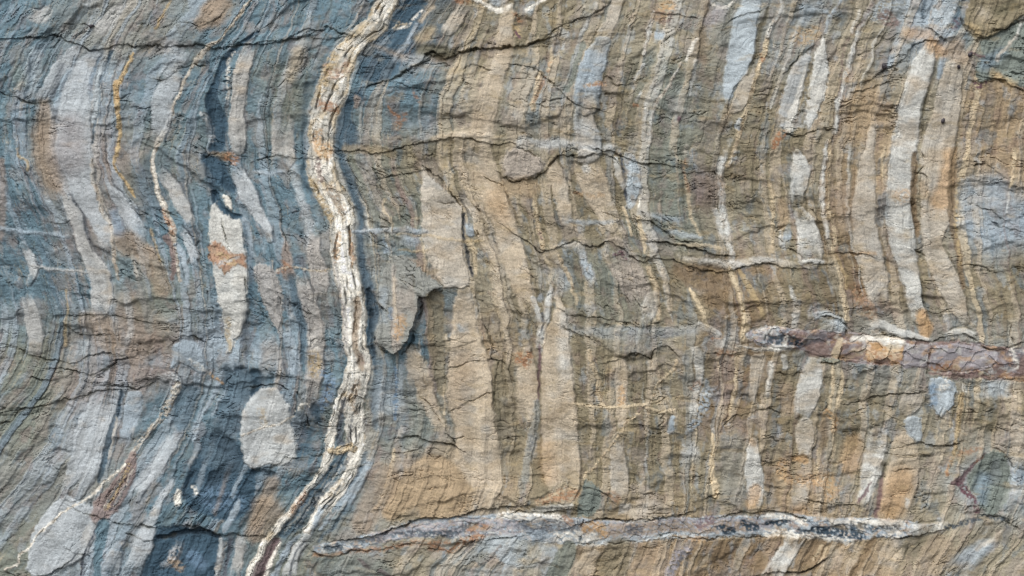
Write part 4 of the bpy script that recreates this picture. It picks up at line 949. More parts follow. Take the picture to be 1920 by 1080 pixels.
# width depth step fade | points  (left to right: the rock above stands proud)
CRACKS = """
5 16 0 10|830,546 814,549 796,562 790,580 784,602 775,622 773,640 762,655 752,664
3 10 0 10|738,668 726,658 712,650 704,622
2.5 7 7 26|0,73 30,72 75,69 105,65 130,76 155,87 172,95 195,90 220,82 250,87 290,86 310,88 350,88 370,82 400,88 440,86 480,85 505,84 530,78 560,72
2.5 8 3 16|-10,165 12,180 35,186 52,193 80,194 98,190
2.5 6 3 14|295,149 310,148 325,135 340,123 360,120 381,121
2 5 2 10|122,43 145,42 160,47 172,50
4 9 0 10|166,50 173,49
2 5 2 14|305,50 335,42 350,44 370,50 390,42 405,35 425,18
2 5 0 12|50,48 52,32 48,22
2.5 7 5 20|480,85 500,78 530,76 552,68 575,56 600,58 620,50 640,62 655,66
2.5 6 4 20|540,75 575,72 600,75 630,70 650,68
2.5 6 -3 16|378,300 390,290 410,289 440,291 470,298
2 4 -3 20|300,270 340,285 375,300
2 4 3 20|480,300 520,292 560,298 590,296
4.5 13 12 44|800,108 812,98 830,110 850,102 880,94 905,92 922,91 945,89 965,88 1000,80 1015,76
3 7 4 26|1015,76 1030,62 1050,50 1075,40 1100,32 1120,22 1140,8 1152,-5
2.5 8 6 26|690,163 720,155 745,145 770,130 800,116 815,108
2 6 3 16|735,150 745,142 760,135
2 5 3 14|868,127 885,122 900,124 920,132
2 4 0 14|918,142 935,145 950,149
2.5 7 5 20|962,123 990,127 1010,137 1030,155 1055,176 1072,192 1085,200 1105,206 1122,208
2 4 3 20|1010,193 1035,190 1055,186
2 5 3 16|1130,178 1150,178 1168,185 1175,195
2 4 3 14|1140,150 1155,163 1180,160 1200,150
2.5 6 5 22|640,285 680,284 700,290 730,284 770,272 800,268 830,262 860,258 890,262 925,270
2.5 5 4 20|925,270 960,272 985,285 1000,290 1010,300
3 8 7 22|945,330 960,340 980,337 1000,332 1018,322 1032,305 1045,295
2.5 6 6 20|1045,294 1070,292 1090,296 1110,290 1130,288 1145,295 1155,305
2.5 6 6 20|1120,280 1150,288 1165,295 1190,303 1210,308 1240,305 1262,312
2.5 7 4 16|712,333 735,330 750,328 770,322 790,318
2 5 0 14|660,300 700,330 720,350 740,365 755,372
4 12 -6 18|793,308 806,322 825,338 838,352 852,370 862,384
2.5 9 -3 12|862,384 868,400 871,430 874,460 877,490 884,518
3 9 -4 14|878,392 886,405 896,414 905,418
3.5 9 0 10|895,432 897,440
2 5 -3 18|910,330 935,345 950,360 960,390 972,420
2 4 0 10|800,380 820,382 840,382 850,380
2.5 7 6 24|960,435 980,447 1000,460 1015,474 1045,466 1060,457 1078,455 1095,462 1110,466 1122,464 1138,452 1150,455 1165,464 1180,476 1200,487 1215,486 1225,480
2.5 8 7 24|1200,414 1218,417 1232,424 1248,432 1257,442 1270,449 1290,452
3 9 8 22|1228,455 1260,458 1285,461 1310,468 1340,477 1366,479
2.5 6 5 24|1205,480 1250,488 1285,497 1320,506 1350,511 1375,509 1395,503 1420,497 1440,494 1465,502 1490,505
2 4 3 12|1500,499 1525,497 1560,497
2.5 7 3 14|1280,325 1310,326 1338,325 1350,334
2 5 3 14|1480,466 1492,472 1505,482 1515,490
2.5 6 4 14|1560,476 1580,474 1600,478 1630,480
2 5 4 26|1055,583 1070,590 1100,594 1130,596 1160,602 1185,609 1205,614 1220,610 1235,604
2 5 3 22|1058,615 1075,622 1095,630 1110,636
3 9 5 24|1140,678 1160,673 1176,668 1190,664 1210,669 1222,672 1230,656 1245,650 1258,652 1268,664
2 5 4 20|1340,662 1360,666 1380,664
2 4 3 20|1360,800 1375,785 1400,778 1425,770 1450,762
4 12 12 38|655,1010 690,1004 720,998 740,990 760,985 780,976 810,972 840,970 865,966 890,958 915,952 940,950 962,948
2.5 9 5 26|962,960 980,956 1000,957 1025,958 1055,959 1080,962
2.5 10 5 20|1100,980 1115,975 1130,971 1155,974 1180,975 1210,974 1235,974 1255,970 1275,966 1295,957
2.5 8 6 18|1358,968 1375,963 1400,960 1422,961 1440,961 1475,965 1500,970 1512,974
3 8 -6 24|1090,1019 1130,1018 1165,1016 1200,1012 1240,1006 1265,1004 1300,1010 1340,1010 1400,1010 1440,1010
3 8 5 20|585,1034 600,1043 620,1047 640,1041 655,1032
2 6 3 18|655,1032 690,1032 740,1026 780,1020
2.5 7 4 22|805,1030 830,1030 850,1036 868,1026 885,1016 905,1012 940,1008 965,1005
3 9 -5 22|744,742 765,744 780,742 795,752 808,770 820,788 836,812 852,832
4 9 9 22|755,820 780,817 795,823 812,828 835,832 855,842
2 5 3 16|740,850 770,848 790,838
2 4 2 16|845,657 870,645 885,638
2.5 6 4 16|920,675 938,680 952,692 962,706 966,720
2 4 2 18|795,690 830,692 860,688 880,680 900,678
2 4 2 14|845,775 870,758 900,745 925,735
1.5 4 1 14|850,825 870,824 900,825 938,823
2.5 5 -4 18|932,680 928,720 926,760 930,800 938,820
3 7 -4 16|893,560 898,590 905,605 915,620 920,650 920,675
2.5 7 5 24|52,762 85,760 105,754 130,750 165,738 200,732 225,731
2.5 7 4 14|-5,792 18,790 30,778 38,765 50,762
3 8 5 22|188,700 205,686 220,676 240,672
2.5 7 4 20|95,690 120,688 150,698 165,703 180,700 195,690
2 5 4 20|12,650 30,655 55,668 80,673 110,675 140,680 160,672 190,664 220,665
2.5 6 5 24|125,612 145,625 170,630 190,630
2 4 3 24|130,590 160,592 200,590 240,596 300,606
2.5 8 4 18|195,722 225,723 262,727 285,718
2 6 4 16|60,708 80,713 95,712
3 7 4 16|325,643 338,633 355,628 372,633 385,642
2 5 3 18|120,545 100,535 80,520
3 9 8 20|350,985 378,988 392,995 410,998 440,1000 462,1003 482,1005
2 5 2 14|240,995 280,1012 300,1008 330,1000
2.5 7 4 16|192,972 225,980 260,983 292,988
2.5 6 3 14|130,1028 145,1037 162,1036 172,1042
2.5 7 4 18|15,1075 60,1080 90,1078 115,1065 135,1047
2 4 2 12|135,950 155,958 175,965 185,970
2.5 7 3 14|588,890 605,893 625,893 645,885 662,878 680,872
2 5 2 12|535,860 560,864 582,860 602,856
2.5 7 4 14|475,882 495,880 512,874 525,866
3 8 4 14|460,728 490,724 520,722 540,735
2.5 8 0 12|556,735 565,752 575,775 580,800
2.5 7 6 18|650,-10 660,0 655,20
2 5 1 8|655,60 668,62 680,68 690,72
2 5 1 8|612,150 625,158 640,148 655,140
1.5 4 1 8|640,395 652,402 658,415
2.5 8 0 8|628,330 640,345 647,358 651,372 655,385 658,400 656,418 653,440 655,470 658,490 662,510 666,530
2 6 0 8|666,530 668,560 667,585 671,615 670,640 674,668 672,690 668,720
2 6 0 8|682,540 681,580 683,620 686,655
1.5 5 0 8|600,330 615,345 630,360 640,378
1.5 4 0 8|652,700 648,730 640,755
1.5 4 0 8|612,345 622,372 635,392 640,420
1.5 3 0 8|615,75 610,60
2 6 0 12|730,595 722,582 712,572
2.5 8 6 24|1798,-10 1805,48 1820,62 1838,73 1852,70
2.5 8 7 24|1838,73 1860,68 1890,50 1925,35
3 9 8 26|1862,148 1880,153 1900,164 1930,174
3 8 4 14|1828,152 1845,153 1862,151
2 6 4 16|1740,52 1755,62 1770,70 1778,74
2.5 6 5 22|1610,172 1640,163 1662,155
2.5 6 5 22|1630,150 1655,133 1672,125 1690,113 1702,97 1715,85 1730,78 1755,74
1.5 4 2 14|1610,100 1635,90 1650,80 1660,60 1672,48
2 6 3 12|1470,140 1488,118 1500,104 1518,90 1532,76 1540,67 1548,66
2.5 8 4 12|1478,250 1500,256 1512,252 1525,244 1545,240 1562,241
2 5 0 10|1475,25 1490,20 1505,17
2 5 3 12|1360,48 1380,38 1400,30 1425,22
1.5 4 0 8|1365,215 1368,190 1378,165 1395,140 1405,122 1412,118
2 4 0 8|1405,190 1410,180 1425,176 1440,180
2.5 5 3 12|1225,25 1255,30 1280,32 1305,34
2 5 0 10|1517,388 1528,402 1540,425 1546,445 1550,462
3 8 4 16|1840,390 1858,395 1870,401 1880,407
2.5 6 3 16|1860,415 1880,424 1895,430 1910,432
2 5 2 18|1820,496 1845,500 1860,508 1880,512
2 4 2 18|1780,500 1820,497
2.5 6 -4 16|1712,465 1728,472 1740,485 1750,500
2 5 3 16|1720,325 1735,330 1740,345 1738,365
3 7 4 14|1830,310 1850,310 1862,316 1868,322
2.5 6 5 14|1535,618 1520,628 1505,640 1495,648
3 8 6 14|1545,594 1562,596 1578,602 1588,612
2.5 7 4 14|1612,628 1632,627 1650,626 1680,630 1705,633 1735,640
2.5 7 3 14|1752,638 1780,632 1800,630 1818,634 1830,642 1850,652 1873,655 1890,648 1925,638
1.5 6 2 10|1895,605 1893,625 1898,640
2.5 8 0 10|1589,620 1586,640 1579,655 1574,672
1.5 6 0 8|1744,648 1742,670 1740,700
1.5 5 0 8|1873,655 1872,672 1862,688 1848,696
2 7 -4 12|1575,671 1605,674 1625,676 1655,682 1685,681
2 6 -4 12|1742,695 1790,697 1835,697 1855,692
2 6 -4 14|1750,703 1800,706 1850,712 1900,716 1930,718
2.5 7 4 10|1540,681 1558,684 1573,678
2.5 6 4 18|1590,757 1620,750 1650,743 1680,738 1725,735
2 5 3 12|1640,755 1660,760 1678,762
2 5 2 12|1420,765 1450,768 1475,775
2 5 3 12|1462,700 1480,703 1500,697
2.5 8 6 20|1712,831 1735,832 1755,835 1775,837 1790,833 1800,830
2.5 7 4 14|1868,842 1885,850 1895,862 1902,875
1.5 4 2 12|1680,882 1710,879 1735,882 1748,890
1.5 4 2 12|1610,892 1640,892 1660,893
2.5 6 3 14|1435,872 1460,864 1480,862
2 6 2 10|1505,870 1515,860 1525,850 1530,840
2 5 3 18|1510,938 1545,943 1575,945 1600,948
3 7 6 24|1690,1008 1715,1003 1740,999 1770,992
3 9 9 20|1440,1075 1465,1071 1485,1073 1505,1070 1530,1062 1545,1052
2 6 4 14|1840,968 1860,967 1880,970 1895,980 1908,986
2 6 0 8|1095,978 1090,995 1087,1020
1.5 5 0 8|1233,972 1239,990 1241,1008
1.5 5 0 8|1424,962 1421,975
1.5 5 0 8|1640,985 1639,1000 1634,1015
2.5 8 4 12|1334,930 1340,932 1352,925
2 6 0 14|1290,935 1310,940 1330,930 1345,925
2 5 3 20|1000,935 1020,925
2.5 7 4 18|1100,912 1120,916 1135,925 1145,935
2 5 3 16|1205,928 1230,932 1245,945 1270,950
2 5 -3 14|880,0 890,10 905,12
2 5 2 12|1720,275 1735,300 1718,330
2 5 3 18|480,560 495,590 515,620 520,630
2.5 7 0 14|460,520 465,560 468,600 462,640 455,670
2 6 0 10|415,402 418,425 425,448 430,468
2 6 0 10|392,545 396,570 400,600
1.5 4 2 12|300,395 320,400 335,408
2 5 3 12|95,418 110,420 122,418
"""
SNAILS = [(1768, 227, 4.6, 20, "small round dark snail alone low on the long pale band at the far right"),
          (1657, 126, 6.0, -30, "largest dark oval snail, beside a slanting crack near the upper right corner"),
          (1818, 103, 4.6, 40, "ragged dark snail on tan rock, just left of the green-grey block"),
          (1797, 126, 4.0, -50, "tiny dark slanting snail below the ragged one by the green-grey block"),
          (170, 49, 4.2, 60, "black snail tucked in a crack of the slate near the upper left corner")]


PARTS = {}          # id -> dict(name, mat, label, lift)
def add_feature(line, pid_base=[1]):
    f = [s.strip() for s in line.split('|')]
    name, ck, edge, h = f[0], f[1], float(f[2]), float(f[3])
    poly = f[4].startswith('P')
    raw = [tuple(float(v) for v in t.split(',')) for t in f[4].lstrip('P').split()]
    opt = f[5] if len(f) > 5 else ''; key_ = ck[0]
    if poly:
        sl = window(raw, edge + 12)
        if X[sl].size == 0: return
        d = dist_poly(raw, sl)
    else:
        if len(raw) == 1: raw = [raw[0], (raw[0][0] + .5, raw[0][1] + .5, raw[0][2])]
        pts = refine(raw); sl = window(pts, max(p[2] for p in pts) / 2 + edge + 12)
        if X[sl].size == 0: return
        d, rr_, sd_ = dist_line(pts, sl, flat_ends=key_ in 'pqtbkfL' and max(raw[0][2], raw[-1][2]) > 12)
    alpha = ck[1:] ; key = ck[0]; a0 = float(alpha) if alpha else 1.0
    ed = edge + .8 if edge < 5 else edge * 1.35
    fuzz = (3.2 if poly else 1.8) * fbm(X[sl] / 5, Y[sl] / 9, 15, 2)              # ragged, interfingering contact
    cov = 1 - sstep(-ed * .5, ed * .5 + .6, d + fuzz)
    if not poly and key in 'cya' and max(p_[2] for p_ in raw) < 11: a0 *= .78
    if not poly and a0 == 1.0 and key in 'pqtbf' and edge >= 3: a0 = .94
    if 'x' in opt:                                             # patchy, broken stain
        cov = cov * sstep(-.45, .05, fbm(X[sl] / 7, Y[sl] / 6, 900 + int(raw[0][0]), 3))
    if not poly and key in 'pqtkfLb' and max(p_[2] for p_ in raw) > 12 and 'main' not in opt and 'speck' not in name:
        for (ex, ey, ew), fl_ in ((raw[0], (int(raw[0][0]) * 7 % 5) / 5), (raw[-1], (int(raw[-1][1]) * 3 % 5) / 5)):
            ef = sstep(0, 10 + ew * .9, np.hypot(WX[sl] - ex, WY[sl] - ey) + 6 * fbm(X[sl] / 9, Y[sl] / 16, 18, 2))
            cov = cov * (fl_ * .8 + (1 - fl_ * .8) * ef)
    cA = np.array(PALL[key], np.float32)
    if key in 'pqktfc' and 'main' not in opt and 'is_bone' not in opt:       # the beds west of the thick vein are cooler
        cl_ = (1 - sstep(300, 850, X[sl])) * .5
        cA = cA + (lin((156, 165, 172)) - cA) * cl_[..., None]
        if edge >= 3: a0 *= .93
    var = 1 + .13 * fbm(X[sl] / 30, Y[sl] / 22, int(raw[0][0] * 7 + raw[0][1]) % 997, 3) + .16 * lam[sl]
    if key in 'wkc': var += .07 * fbm(X[sl] / 6, Y[sl] / 6, 77, 2)
    fib = ':calc' in name and 'speckled' not in name
    if fib: var += .06 * perlin(U[sl] / 3.6, Y[sl] / 60, 78) + .14 * perlin(U[sl] / 8, Y[sl] / 90, 79) + .17 * fbm(X[sl] / 11, Y[sl] / 15, 80, 4)
    tgt = cA * var[..., None]
    if key in 'pqtkb':                                         # iron tint drifting through the pale beds, stronger to the east
        it = sstep(.0, .8, fbm(X[sl] / 60, Y[sl] / 35, 951, 3) + sstep(500, 900, X[sl]) * .35 - .25) * (.45 if 's' not in opt else .1)
        tgt = tgt + (np.array(PALL['T'], np.float32) * 1.15 - tgt) * it[..., None]
        cool = sstep(.15, .7, fbm(X[sl] / 45, Y[sl] / 40, 957, 2)) * .22
        tgt = tgt + (np.array(PALL['L'], np.float32) * .95 - tgt) * cool[..., None]
    C[sl] += (tgt - C[sl]) * (cov * a0)[..., None]
    if fib:                                                    # iron and clay along the fibres of the vein
        st_ = sstep(.05, .75, .4 * perlin(U[sl] / 7, Y[sl] / 60, 85) + 1.0 * fbm(X[sl] / 15, Y[sl] / 20, 86, 3) - (.6 * sstep(380, 560, Y[sl]) if 'main' in opt else 0)) * cov * .5
        C[sl] += (np.array(PALL['c' if 'main' in opt else 'z'], np.float32) - C[sl]) * st_[..., None]
        rm_ = cov * sstep(-4.5, -.5, d) * .45 * sstep(-.3, .3, perlin(X[sl] / 12, Y[sl] / 16, 87))
        C[sl] += (np.array(PALL['R'], np.float32) - C[sl]) * rm_[..., None]
    if 'main' in opt and not poly:
        for k_, s0 in enumerate((-.30, -.02, .27)):
            w_ = np.maximum(rr_ - d, 4) * 2
            sn = sd_ / w_ - s0 - .10 * perlin(X[sl] / 60, Y[sl] / 70, 70 + k_) - .04 * perlin(X[sl] / 12, Y[sl] / 14, 75 + k_)
            ln_ = (1 - sstep(.012, .055, np.abs(sn))) * sstep(.0, .35, perlin(X[sl] / 60 + k_ * 9, Y[sl] / 42, 76)) * cov
            H[sl] -= 6 * ln_; C[sl] += (np.array(PALL['n'], np.float32) - C[sl]) * (.75 * ln_)[..., None]
        tone = (1.0 * perlin(X[sl] / 45, Y[sl] / 40, 66) + .25 + .35 * (1 - sstep(200, 330, Y[sl])) + .9 * (sstep(.34, .44, np.abs(sd_ / w_))) - .25 - 1.1 * sstep(380, 520, Y[sl]))
        tm_ = sstep(0, .5, tone + .5 * fbm(X[sl] / 8, Y[sl] / 10, 67, 2)) * cov * .6
        mixc = sstep(-.3, .3, perlin(X[sl] / 24, Y[sl] / 30, 68))[..., None]
        C[sl] += (np.array(PALL['y'], np.float32) * mixc + np.array(PALL['G'], np.float32) * (1 - mixc) - C[sl]) * tm_[..., None]
        gs_ = sstep(.1, .3, perlin(U[sl] / 7, Y[sl] / 70, 69)) * cov * .5        # grey slate strands caught in the vein
        C[sl] += (np.array(PALL['G'], np.float32) * .95 - C[sl]) * gs_[..., None]
    if ':quartz' in name and 'speckled' not in name:
        SMOOTH[sl] = np.maximum(SMOOTH[sl], cov)
        for kk, nn_ in (('u', 1), ('M', 2), ('a', 3), ('k', 4)):
            bm = sstep(.25, .6, fbm(X[sl] / 26, Y[sl] / 18, 300 + nn_ * 7, 4)) * cov * (.5 if kk != 'M' else .75)
            C[sl] += (np.array(PALL[kk], np.float32) - C[sl]) * bm[..., None]
        qf, _e = facets(X[sl] / 26, Y[sl] / 22, 77); H[sl] += 1.1 * qf * cov
    if 'speckled' in name:
        for kk, am, nn_ in (('M', .4, 1), ('n', .45, 2), ('b', .8, 3), ('k', .8, 4), ('N', .5, 5), ('a', .4, 6)):
            bm = sstep(.12, .42, fbm(X[sl] / 15, Y[sl] / 10, 350 + nn_ * 7, 4, .62)) * cov * am
            C[sl] += (np.array(PALL[kk], np.float32) - C[sl]) * bm[..., None]
        qf, _e = facets(X[sl] / 20, Y[sl] / 18, 78); H[sl] += 1.3 * qf * cov
    if not poly and key in 'pqtkf' and edge < 7 and a0 > .7 and raw[0][2] + raw[-1][2] > 20:                # dark parting where the bed meets the slate
        ct_ = np.exp(-((d - 1.8) / 1.9) ** 2) * sstep(-.25, .35, perlin(X[sl] / 30, Y[sl] / 60, 44 + int(raw[0][0]) % 50)) * (sd_ > 1) * sstep(.8, .97, np.abs(sd_) / (rr_ + .1))
        C[sl] += (np.array(PALL['s' if raw[0][0] > 700 else 'n'], np.float32) * .8 - C[sl]) * (.55 * ct_)[..., None]; H[sl] -= 1.6 * ct_
    inner = np.clip(-d / 7, 0, 1)
    if key in 'DN': h *= 2.2 if not poly else .8
    if key == 'D' and poly: cov = cov * (.38 + .5 * sstep(-.4, .2, fbm(X[sl] / 16, Y[sl] / 22, 119, 4)))
    h *= 1.0 if 'T=' in opt else .55 if ':sand' in name else .5
    H[sl] += h * (sstep(0, 1, np.clip(.35 - d / max(edge, 2.5), 0, 1)) * .6 + .4 * np.sqrt(inner))
    if key in 'pqtkbLwM' and a0 > .8 and edge < 8:
        SMOOTH[sl] = np.maximum(SMOOTH[sl], cov * (.95 if ':calc' in name else .75 if key != 'M' else .9))
    if fib: H[sl] += .5 * cov * (.8 * perlin(U[sl] / 4.6, Y[sl] / 50, 91) + 2.2 * facets(X[sl] / 15, Y[sl] / 22, 92)[0] - 3.0 * sstep(.88, 1, 1 - 2 * np.abs(perlin(U[sl] / 9, Y[sl] / 80, 93))) + .9 * perlin(X[sl] / 9, Y[sl] / 14, 92))
    if name != '-':
        pid = pid_base[0]; pid_base[0] += 1
        ID[sl] = np.where(d < 0, pid, ID[sl])
        nm, _, mat = name.partition(':'); PARTS[pid] = dict(name=nm, mat=mat or 'rock', label=f[6] if len(f) > 6 else None, opt=opt)
for ln in FEATURES.strip().splitlines():
    if ln.strip() and not ln.startswith('#'): add_feature(ln)

# joints and cracks: width, depth, step (rock left of / above the line stands proud), fade of the step
for ln in CRACKS.strip().splitlines():
    if not ln.strip() or ln.startswith('#'): continue
    hd, pt = ln.split('|'); wd, dp, st, fade = (float(v) for v in hd.split()); st *= .36; dp *= .62; wd *= .55
    raw = [tuple(float(v) for v in t.split(',')) for t in pt.split()]
    n = len(raw); pts = refine([(x, y, wd * (.45 + .75 * math.sin(math.pi * (i + .6) / (n + .2)))) for i, (x, y) in enumerate(raw)], 4)
    sl = window(pts, max(fade, 12) + 8)
    qx = WX[sl] + 1.6 * perlin(X[sl] / 7, Y[sl] / 7, 31); qy = WY[sl] + 2.2 * perlin(X[sl] / 9, Y[sl] / 9, 32)
    d, r, side = dist_line(pts, sl, qx, qy)
    open_ = 1.25 * sstep(-.3, .45, perlin(X[sl] / 30, Y[sl] / 30, 33) + .3 * perlin(X[sl] / 8, Y[sl] / 8, 34))
    H[sl] -= dp * open_ * (1 - sstep(-.3, 1.4, d + .9 * (1.1 - open_)))
    if st:
        fall = np.exp(-(r / fade) ** 2)
        H[sl] += st * fall * np.where(side > 0, 1.0, -.55 * np.exp(-(r / (fade * .5)) ** 2)) * sstep(0, 1.2, np.abs(side) * 1.0 + .2)
    # lichen and mineral dirt lodged along the joint
    stn = (1 - sstep(0, 5, d)) * .35 * sstep(-.3, .5, perlin(X[sl] / 18, Y[sl] / 18, 35))
    C[sl] += (np.array(PALL['s'], np.float32) - C[sl]) * stn[..., None]

keep = 1 - SMOOTH
H += 1.05 * ROUGH * (.2 + .8 * keep) + FINE * (.13 + .87 * keep) + GRAIN * (.55 + .45 * keep) + (STRI + BEDH) * (.3 + .7 * keep)
# mineral grain and weathering of the colour itself
C *= (1 + .10 * fbm(X / 9, Y / 6, 1001, 3) + .06 * perlin(X / 2.4, Y / 2.1, 1003))[..., None]
och = sstep(.35, .9, fbm(WX / 48, WY / 20, 1011, 4)) * sstep(350, 1000, X) * .35
C += (np.array(PALL['y'], np.float32) * .8 - C) * och[..., None]
C = np.clip(C * KALB, .008, .86)

# ------------------------------------------------------------------ materials
def rock_mat(name, rough=.88, spec=.3, grain=.24, bump=.3):
    m_ = bpy.data.materials.new(name); m_.use_nodes = True; t = m_.node_tree; N = t.nodes; Lk = t.links
    b = N["Principled BSDF"]; b.inputs["Roughness"].default_value = rough; b.inputs["Specular IOR Level"].default_value = spec
    at = N.new("ShaderNodeAttribute"); at.attribute_name = "mineral"
    tc = N.new("ShaderNodeTexCoord")
    n1 = N.new("ShaderNodeTexNoise"); n1.inputs["Scale"].default_value = 260; n1.inputs["Detail"].default_value = 3; n1.inputs["Roughness"].default_value = .7
    mr = N.new("ShaderNodeMapRange"); mr.inputs[1].default_value = .25; mr.inputs[2].default_value = .75
    mr.inputs[3].default_value = 1 - grain; mr.inputs[4].default_value = 1 + grain
    mx = N.new("ShaderNodeVectorMath"); mx.operation = 'SCALE'
    vo = N.new("ShaderNodeTexVoronoi"); vo.inputs["Scale"].default_value = 190
    sp = N.new("ShaderNodeMapRange"); sp.inputs[1].default_value = .06; sp.inputs[2].default_value = .22; sp.inputs[3].default_value = .72; sp.inputs[4].default_value = 1
    mu = N.new("ShaderNodeMath"); mu.operation = 'MULTIPLY'
    bp = N.new("ShaderNodeBump"); bp.inputs["Strength"].default_value = bump; bp.inputs["Distance"].default_value = .002
    n2 = N.new("ShaderNodeTexNoise"); n2.inputs["Scale"].default_value = 420; n2.inputs["Detail"].default_value = 2
    Lk.new(tc.outputs["Object"], n1.inputs["Vector"]); Lk.new(tc.outputs["Object"], n2.inputs["Vector"]); Lk.new(tc.outputs["Object"], vo.inputs["Vector"])
    Lk.new(n1.outputs[0], mr.inputs[0]); Lk.new(vo.outputs["Distance"], sp.inputs[0])
    Lk.new(mr.outputs[0], mu.inputs[0]); Lk.new(sp.outputs[0], mu.inputs[1])
    Lk.new(at.outputs["Color"], mx.inputs[0]); Lk.new(mu.outputs[0], mx.inputs["Scale"])
    Lk.new(mx.outputs[0], b.inputs["Base Color"]); Lk.new(n2.outputs[0], bp.inputs["Height"]); Lk.new(bp.outputs[0], b.inputs["Normal"])
    return m_
MATS = dict(rock=rock_mat("slaty_rock"), sand=rock_mat("sandstone", .92, .2, .30, .4), calc=rock_mat("calcite", .7, .4, .22, .4),
            quartz=rock_mat("quartz", .42, .5, .16, .15))

# ------------------------------------------------------------------ split the face into parts
fid = ID[:-1, :-1].copy()
same = (ID[:-1, 1:] == fid) & (ID[1:, :-1] == fid) & (ID[1:, 1:] == fid)
fid[~same] = 0
FW = NX - 1
flat = fid.ravel(); regions = []                              # (pid, face indices)
seen = np.zeros(flat.shape, bool); nz = np.flatnonzero(flat)
seen_l = bytearray(len(flat)); fl = flat.tolist()
for st in nz.tolist():
    if seen_l[st]: continue
    p = fl[st]; stack = [st]; seen_l[st] = 1; comp = []
    while stack:
        q = stack.pop(); comp.append(q)
        for r in (q - 1, q + 1, q - FW, q + FW):
            if 0 <= r < len(fl) and not seen_l[r] and fl[r] == p: seen_l[r] = 1; stack.append(r)
    if len(comp) < (90 if 'L' not in PARTS[p]['opt'] else 20): flat[comp] = 0
    else: regions.append((p, np.array(comp)))
# of one feature keep the big pieces only
tot = {}
for p, c in regions: tot[p] = max(tot.get(p, 0), len(c))
kept = []
for p, c in regions:
    if len(c) < (1 if 'T' in PARTS[p]['opt'] else .22) * tot[p]: flat[c] = 0
    else: kept.append((p, c))
fid = flat.reshape(fid.shape)

def make_mesh(name, co, quads, cols, mat, parent=None):
    me = bpy.data.meshes.new(name); nv, nf = len(co), len(quads)
    me.vertices.add(nv); me.vertices.foreach_set("co", co.astype(np.float32).ravel())
    me.loops.add(nf * 4); me.loops.foreach_set("vertex_index", quads.astype(np.int32).ravel())
    me.polygons.add(nf); me.polygons.foreach_set("loop_start", np.arange(0, nf * 4, 4, dtype=np.int32))
    me.update(calc_edges=True)
    at = me.color_attributes.new("mineral", 'FLOAT_COLOR', 'POINT')
    at.data.foreach_set("color", np.concatenate([cols, np.ones((nv, 1))], 1).astype(np.float32).ravel())
    me.shade_flat() if hasattr(me, "shade_flat") else None
    me.materials.append(mat)
    o = bpy.data.objects.new(name, me); col.objects.link(o)
    if parent: o.parent = parent
    return o
def P3(x, y, h): return np.stack([(x - 960) * S, -h * S, (540 - y) * S], -1)
idx = np.arange(NX * NY).reshape(NY, NX)
allq = np.stack([idx[:-1, :-1], idx[1:, :-1], idx[1:, 1:], idx[:-1, 1:]], -1).reshape(-1, 4)
Xf, Yf, Hf, Cf = X.ravel(), Y.ravel(), H.ravel(), C.reshape(-1, 3)

# host rock: one unbroken sheet with a socket behind every part, closed into a thick block
rockf = np.zeros(NX * NY, bool); rockf[allq[flat == 0].ravel()] = True
Hr = np.where(rockf, Hf, Hf - 12)
co = P3(Xf, Yf, Hr)
rim = np.concatenate([idx[0, :], idx[1:, -1], idx[-1, -2::-1], idx[-2:0:-1, 0]])
bk = co[rim].copy(); bk[:, 1] = .6
nb = np.arange(len(rim)) + len(co); cb = len(co) + len(rim)
q1 = np.stack([rim, np.roll(rim, -1), np.roll(nb, -1), nb], -1)
cor = P3(np.array([XS.mean()]), np.array([YS.mean()]), np.array([-400.])); cor[0, 1] = .62
q2 = np.stack([nb[0::2], np.roll(nb, -1)[0::2], np.roll(nb, -2)[0::2], np.full(len(nb[0::2]), cb)], -1)
rock = make_mesh("layered_cliff", np.concatenate([co, bk, cor]), np.concatenate([allq, q1, q2]),
                 np.concatenate([Cf, Cf[rim], Cf[:1]]), MATS['rock'])
rock["label"] = "folded cliff of upright blue-grey and tan rock layers, filling the whole view"; rock["category"] = "cliff"

def part_mesh(pid, faces, parent):
    info = PARTS[pid]; q = allq[faces]; vs, inv = np.unique(q.ravel(), return_inverse=True); q = inv.reshape(-1, 4)
    x, y, h = Xf[vs], Yf[vs], Hf[vs].copy()
    depth = 9.
    if 'F' in info['opt']:                                     # hanging flake: lifts away from the wall towards its tip
        h = h + 21 * sstep(470, 640, y) * (.55 + .45 * sstep(700, 780, x)) + 1; depth = 11.
    if 'K' in info['opt']: depth = 12.
    co = P3(x, y, h)
    e = np.concatenate([q[:, [0, 1]], q[:, [1, 2]], q[:, [2, 3]], q[:, [3, 0]]]).astype(np.int64)
    key = e.min(1) * len(vs) + e.max(1); _, first, cnt = np.unique(key, return_index=True, return_counts=True)
    be = e[first[cnt == 1]]; bv, bi = np.unique(be.ravel(), return_inverse=True); bi = bi.reshape(-1, 2) + len(vs)
    bc = co[bv].copy(); bc[:, 1] += depth * S
    cen = bc.mean(0)
    sk = np.stack([be[:, 1], be[:, 0], bi[:, 0], bi[:, 1]], -1)
    o = make_mesh(info['name'], np.concatenate([co, bc]), np.concatenate([q, sk]), np.concatenate([Cf[vs], Cf[vs][bv]]), MATS[info['mat']], parent)
    if info['label']: o['label'] = info['label']
    return o
subs = {}
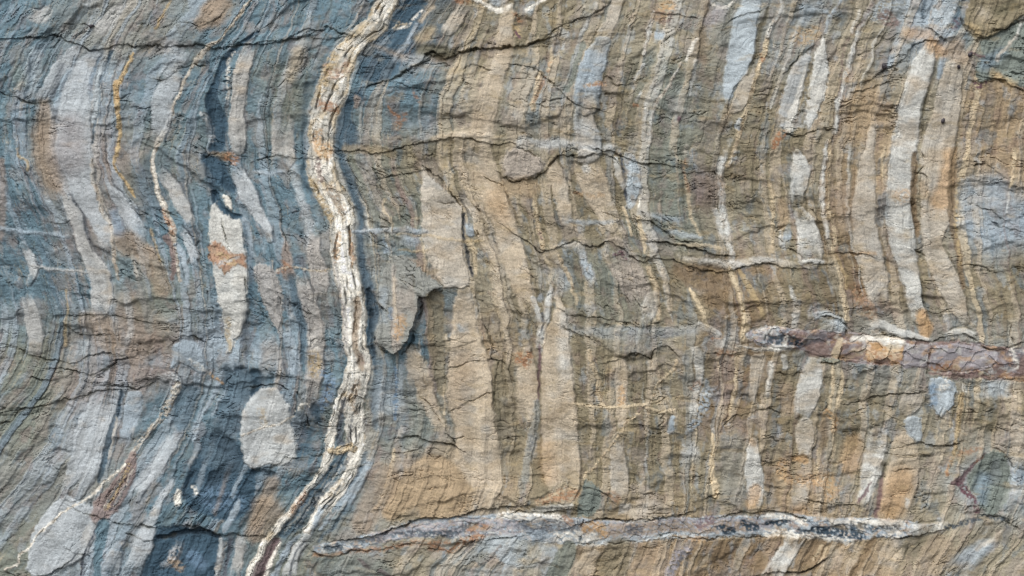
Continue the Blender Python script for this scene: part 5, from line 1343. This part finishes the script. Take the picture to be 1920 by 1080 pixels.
for pid, faces in sorted(kept, key=lambda t: (-tot[t[0]] if False else t[0])):
    info = PARTS[pid]; opt = info['opt']
    if 'T' in opt:                                             # a loose thing of its own
        o = part_mesh(pid, faces, None); o['category'] = opt.split('=')[1]
        continue
    par = rock
    for tok in ('main', 'quartz', 'speckled', 'bone', 'dyke'):
        if 'in_' + tok in opt and tok in subs: par = subs[tok]
    o = part_mesh(pid, faces, par)
    for tok in ('main', 'quartz', 'speckled', 'bone', 'dyke'):
        if 'is_' + tok in opt and tok not in subs: subs[tok] = o

# ------------------------------------------------------------------ small dark periwinkles in the hollows
def snail_mesh(seed):
    rnd = random.Random(seed); nU, nV = 22, 14; vs = []; fs = []
    for iu in range(nU):
        t = iu / (nU - 1)
        for iv in range(nV):
            a = 2 * math.pi * iv / nV
            r = math.sin(math.pi * min(t * .93 + .03, 1)) ** .7 * (1.12 - .55 * t)      # fat body whorl, short spire
            r *= 1 - .10 * max(0, math.cos(math.pi * 2 * (t * 3.2 - iv / nV)))           # suture spiralling round
            vs.append((r * math.cos(a), r * math.sin(a), (t - .4) * 2.1))
    for iu in range(nU - 1):
        for iv in range(nV):
            fs.append((iu * nV + iv, iu * nV + (iv + 1) % nV, (iu + 1) * nV + (iv + 1) % nV, (iu + 1) * nV + iv))
    fs.append(tuple(range(nV - 1, -1, -1))); fs.append(tuple((nU - 1) * nV + k for k in range(nV)))
    me = bpy.data.meshes.new("periwinkle"); me.from_pydata(vs, [], fs); me.shade_smooth(); return me
sm = bpy.data.materials.new("shell"); sm.use_nodes = True
b_ = sm.node_tree.nodes["Principled BSDF"]; b_.inputs["Roughness"].default_value = .5
nn = sm.node_tree.nodes.new("ShaderNodeTexNoise"); nn.inputs["Scale"].default_value = 4
rr = sm.node_tree.nodes.new("ShaderNodeValToRGB"); rr.color_ramp.elements[0].color = (.02, .02, .03, 1); rr.color_ramp.elements[1].color = (.07, .055, .06, 1)
sm.node_tree.links.new(nn.outputs[0], rr.inputs[0]); sm.node_tree.links.new(rr.outputs[0], b_.inputs["Base Color"])
for k, (x, y, r, a, lab) in enumerate(SNAILS):
    o = bpy.data.objects.new("periwinkle", snail_mesh(k)); o.data.materials.append(sm); col.objects.link(o)
    j = np.searchsorted(YS, y); i = np.searchsorted(XS, x); hh = float(H[j - 2:j + 3, i - 2:i + 3].max())
    o.scale = (r * S, r * S, r * S * 1.1); o.location = ((x - 960) * S, -(hh + r * .45) * S, (540 - y) * S)
    o.rotation_euler = (math.radians(20), math.radians(a), math.radians(10 * k))
    o["label"] = lab; o["category"] = "sea snail"; o["group"] = "small dark snails on the rock face"
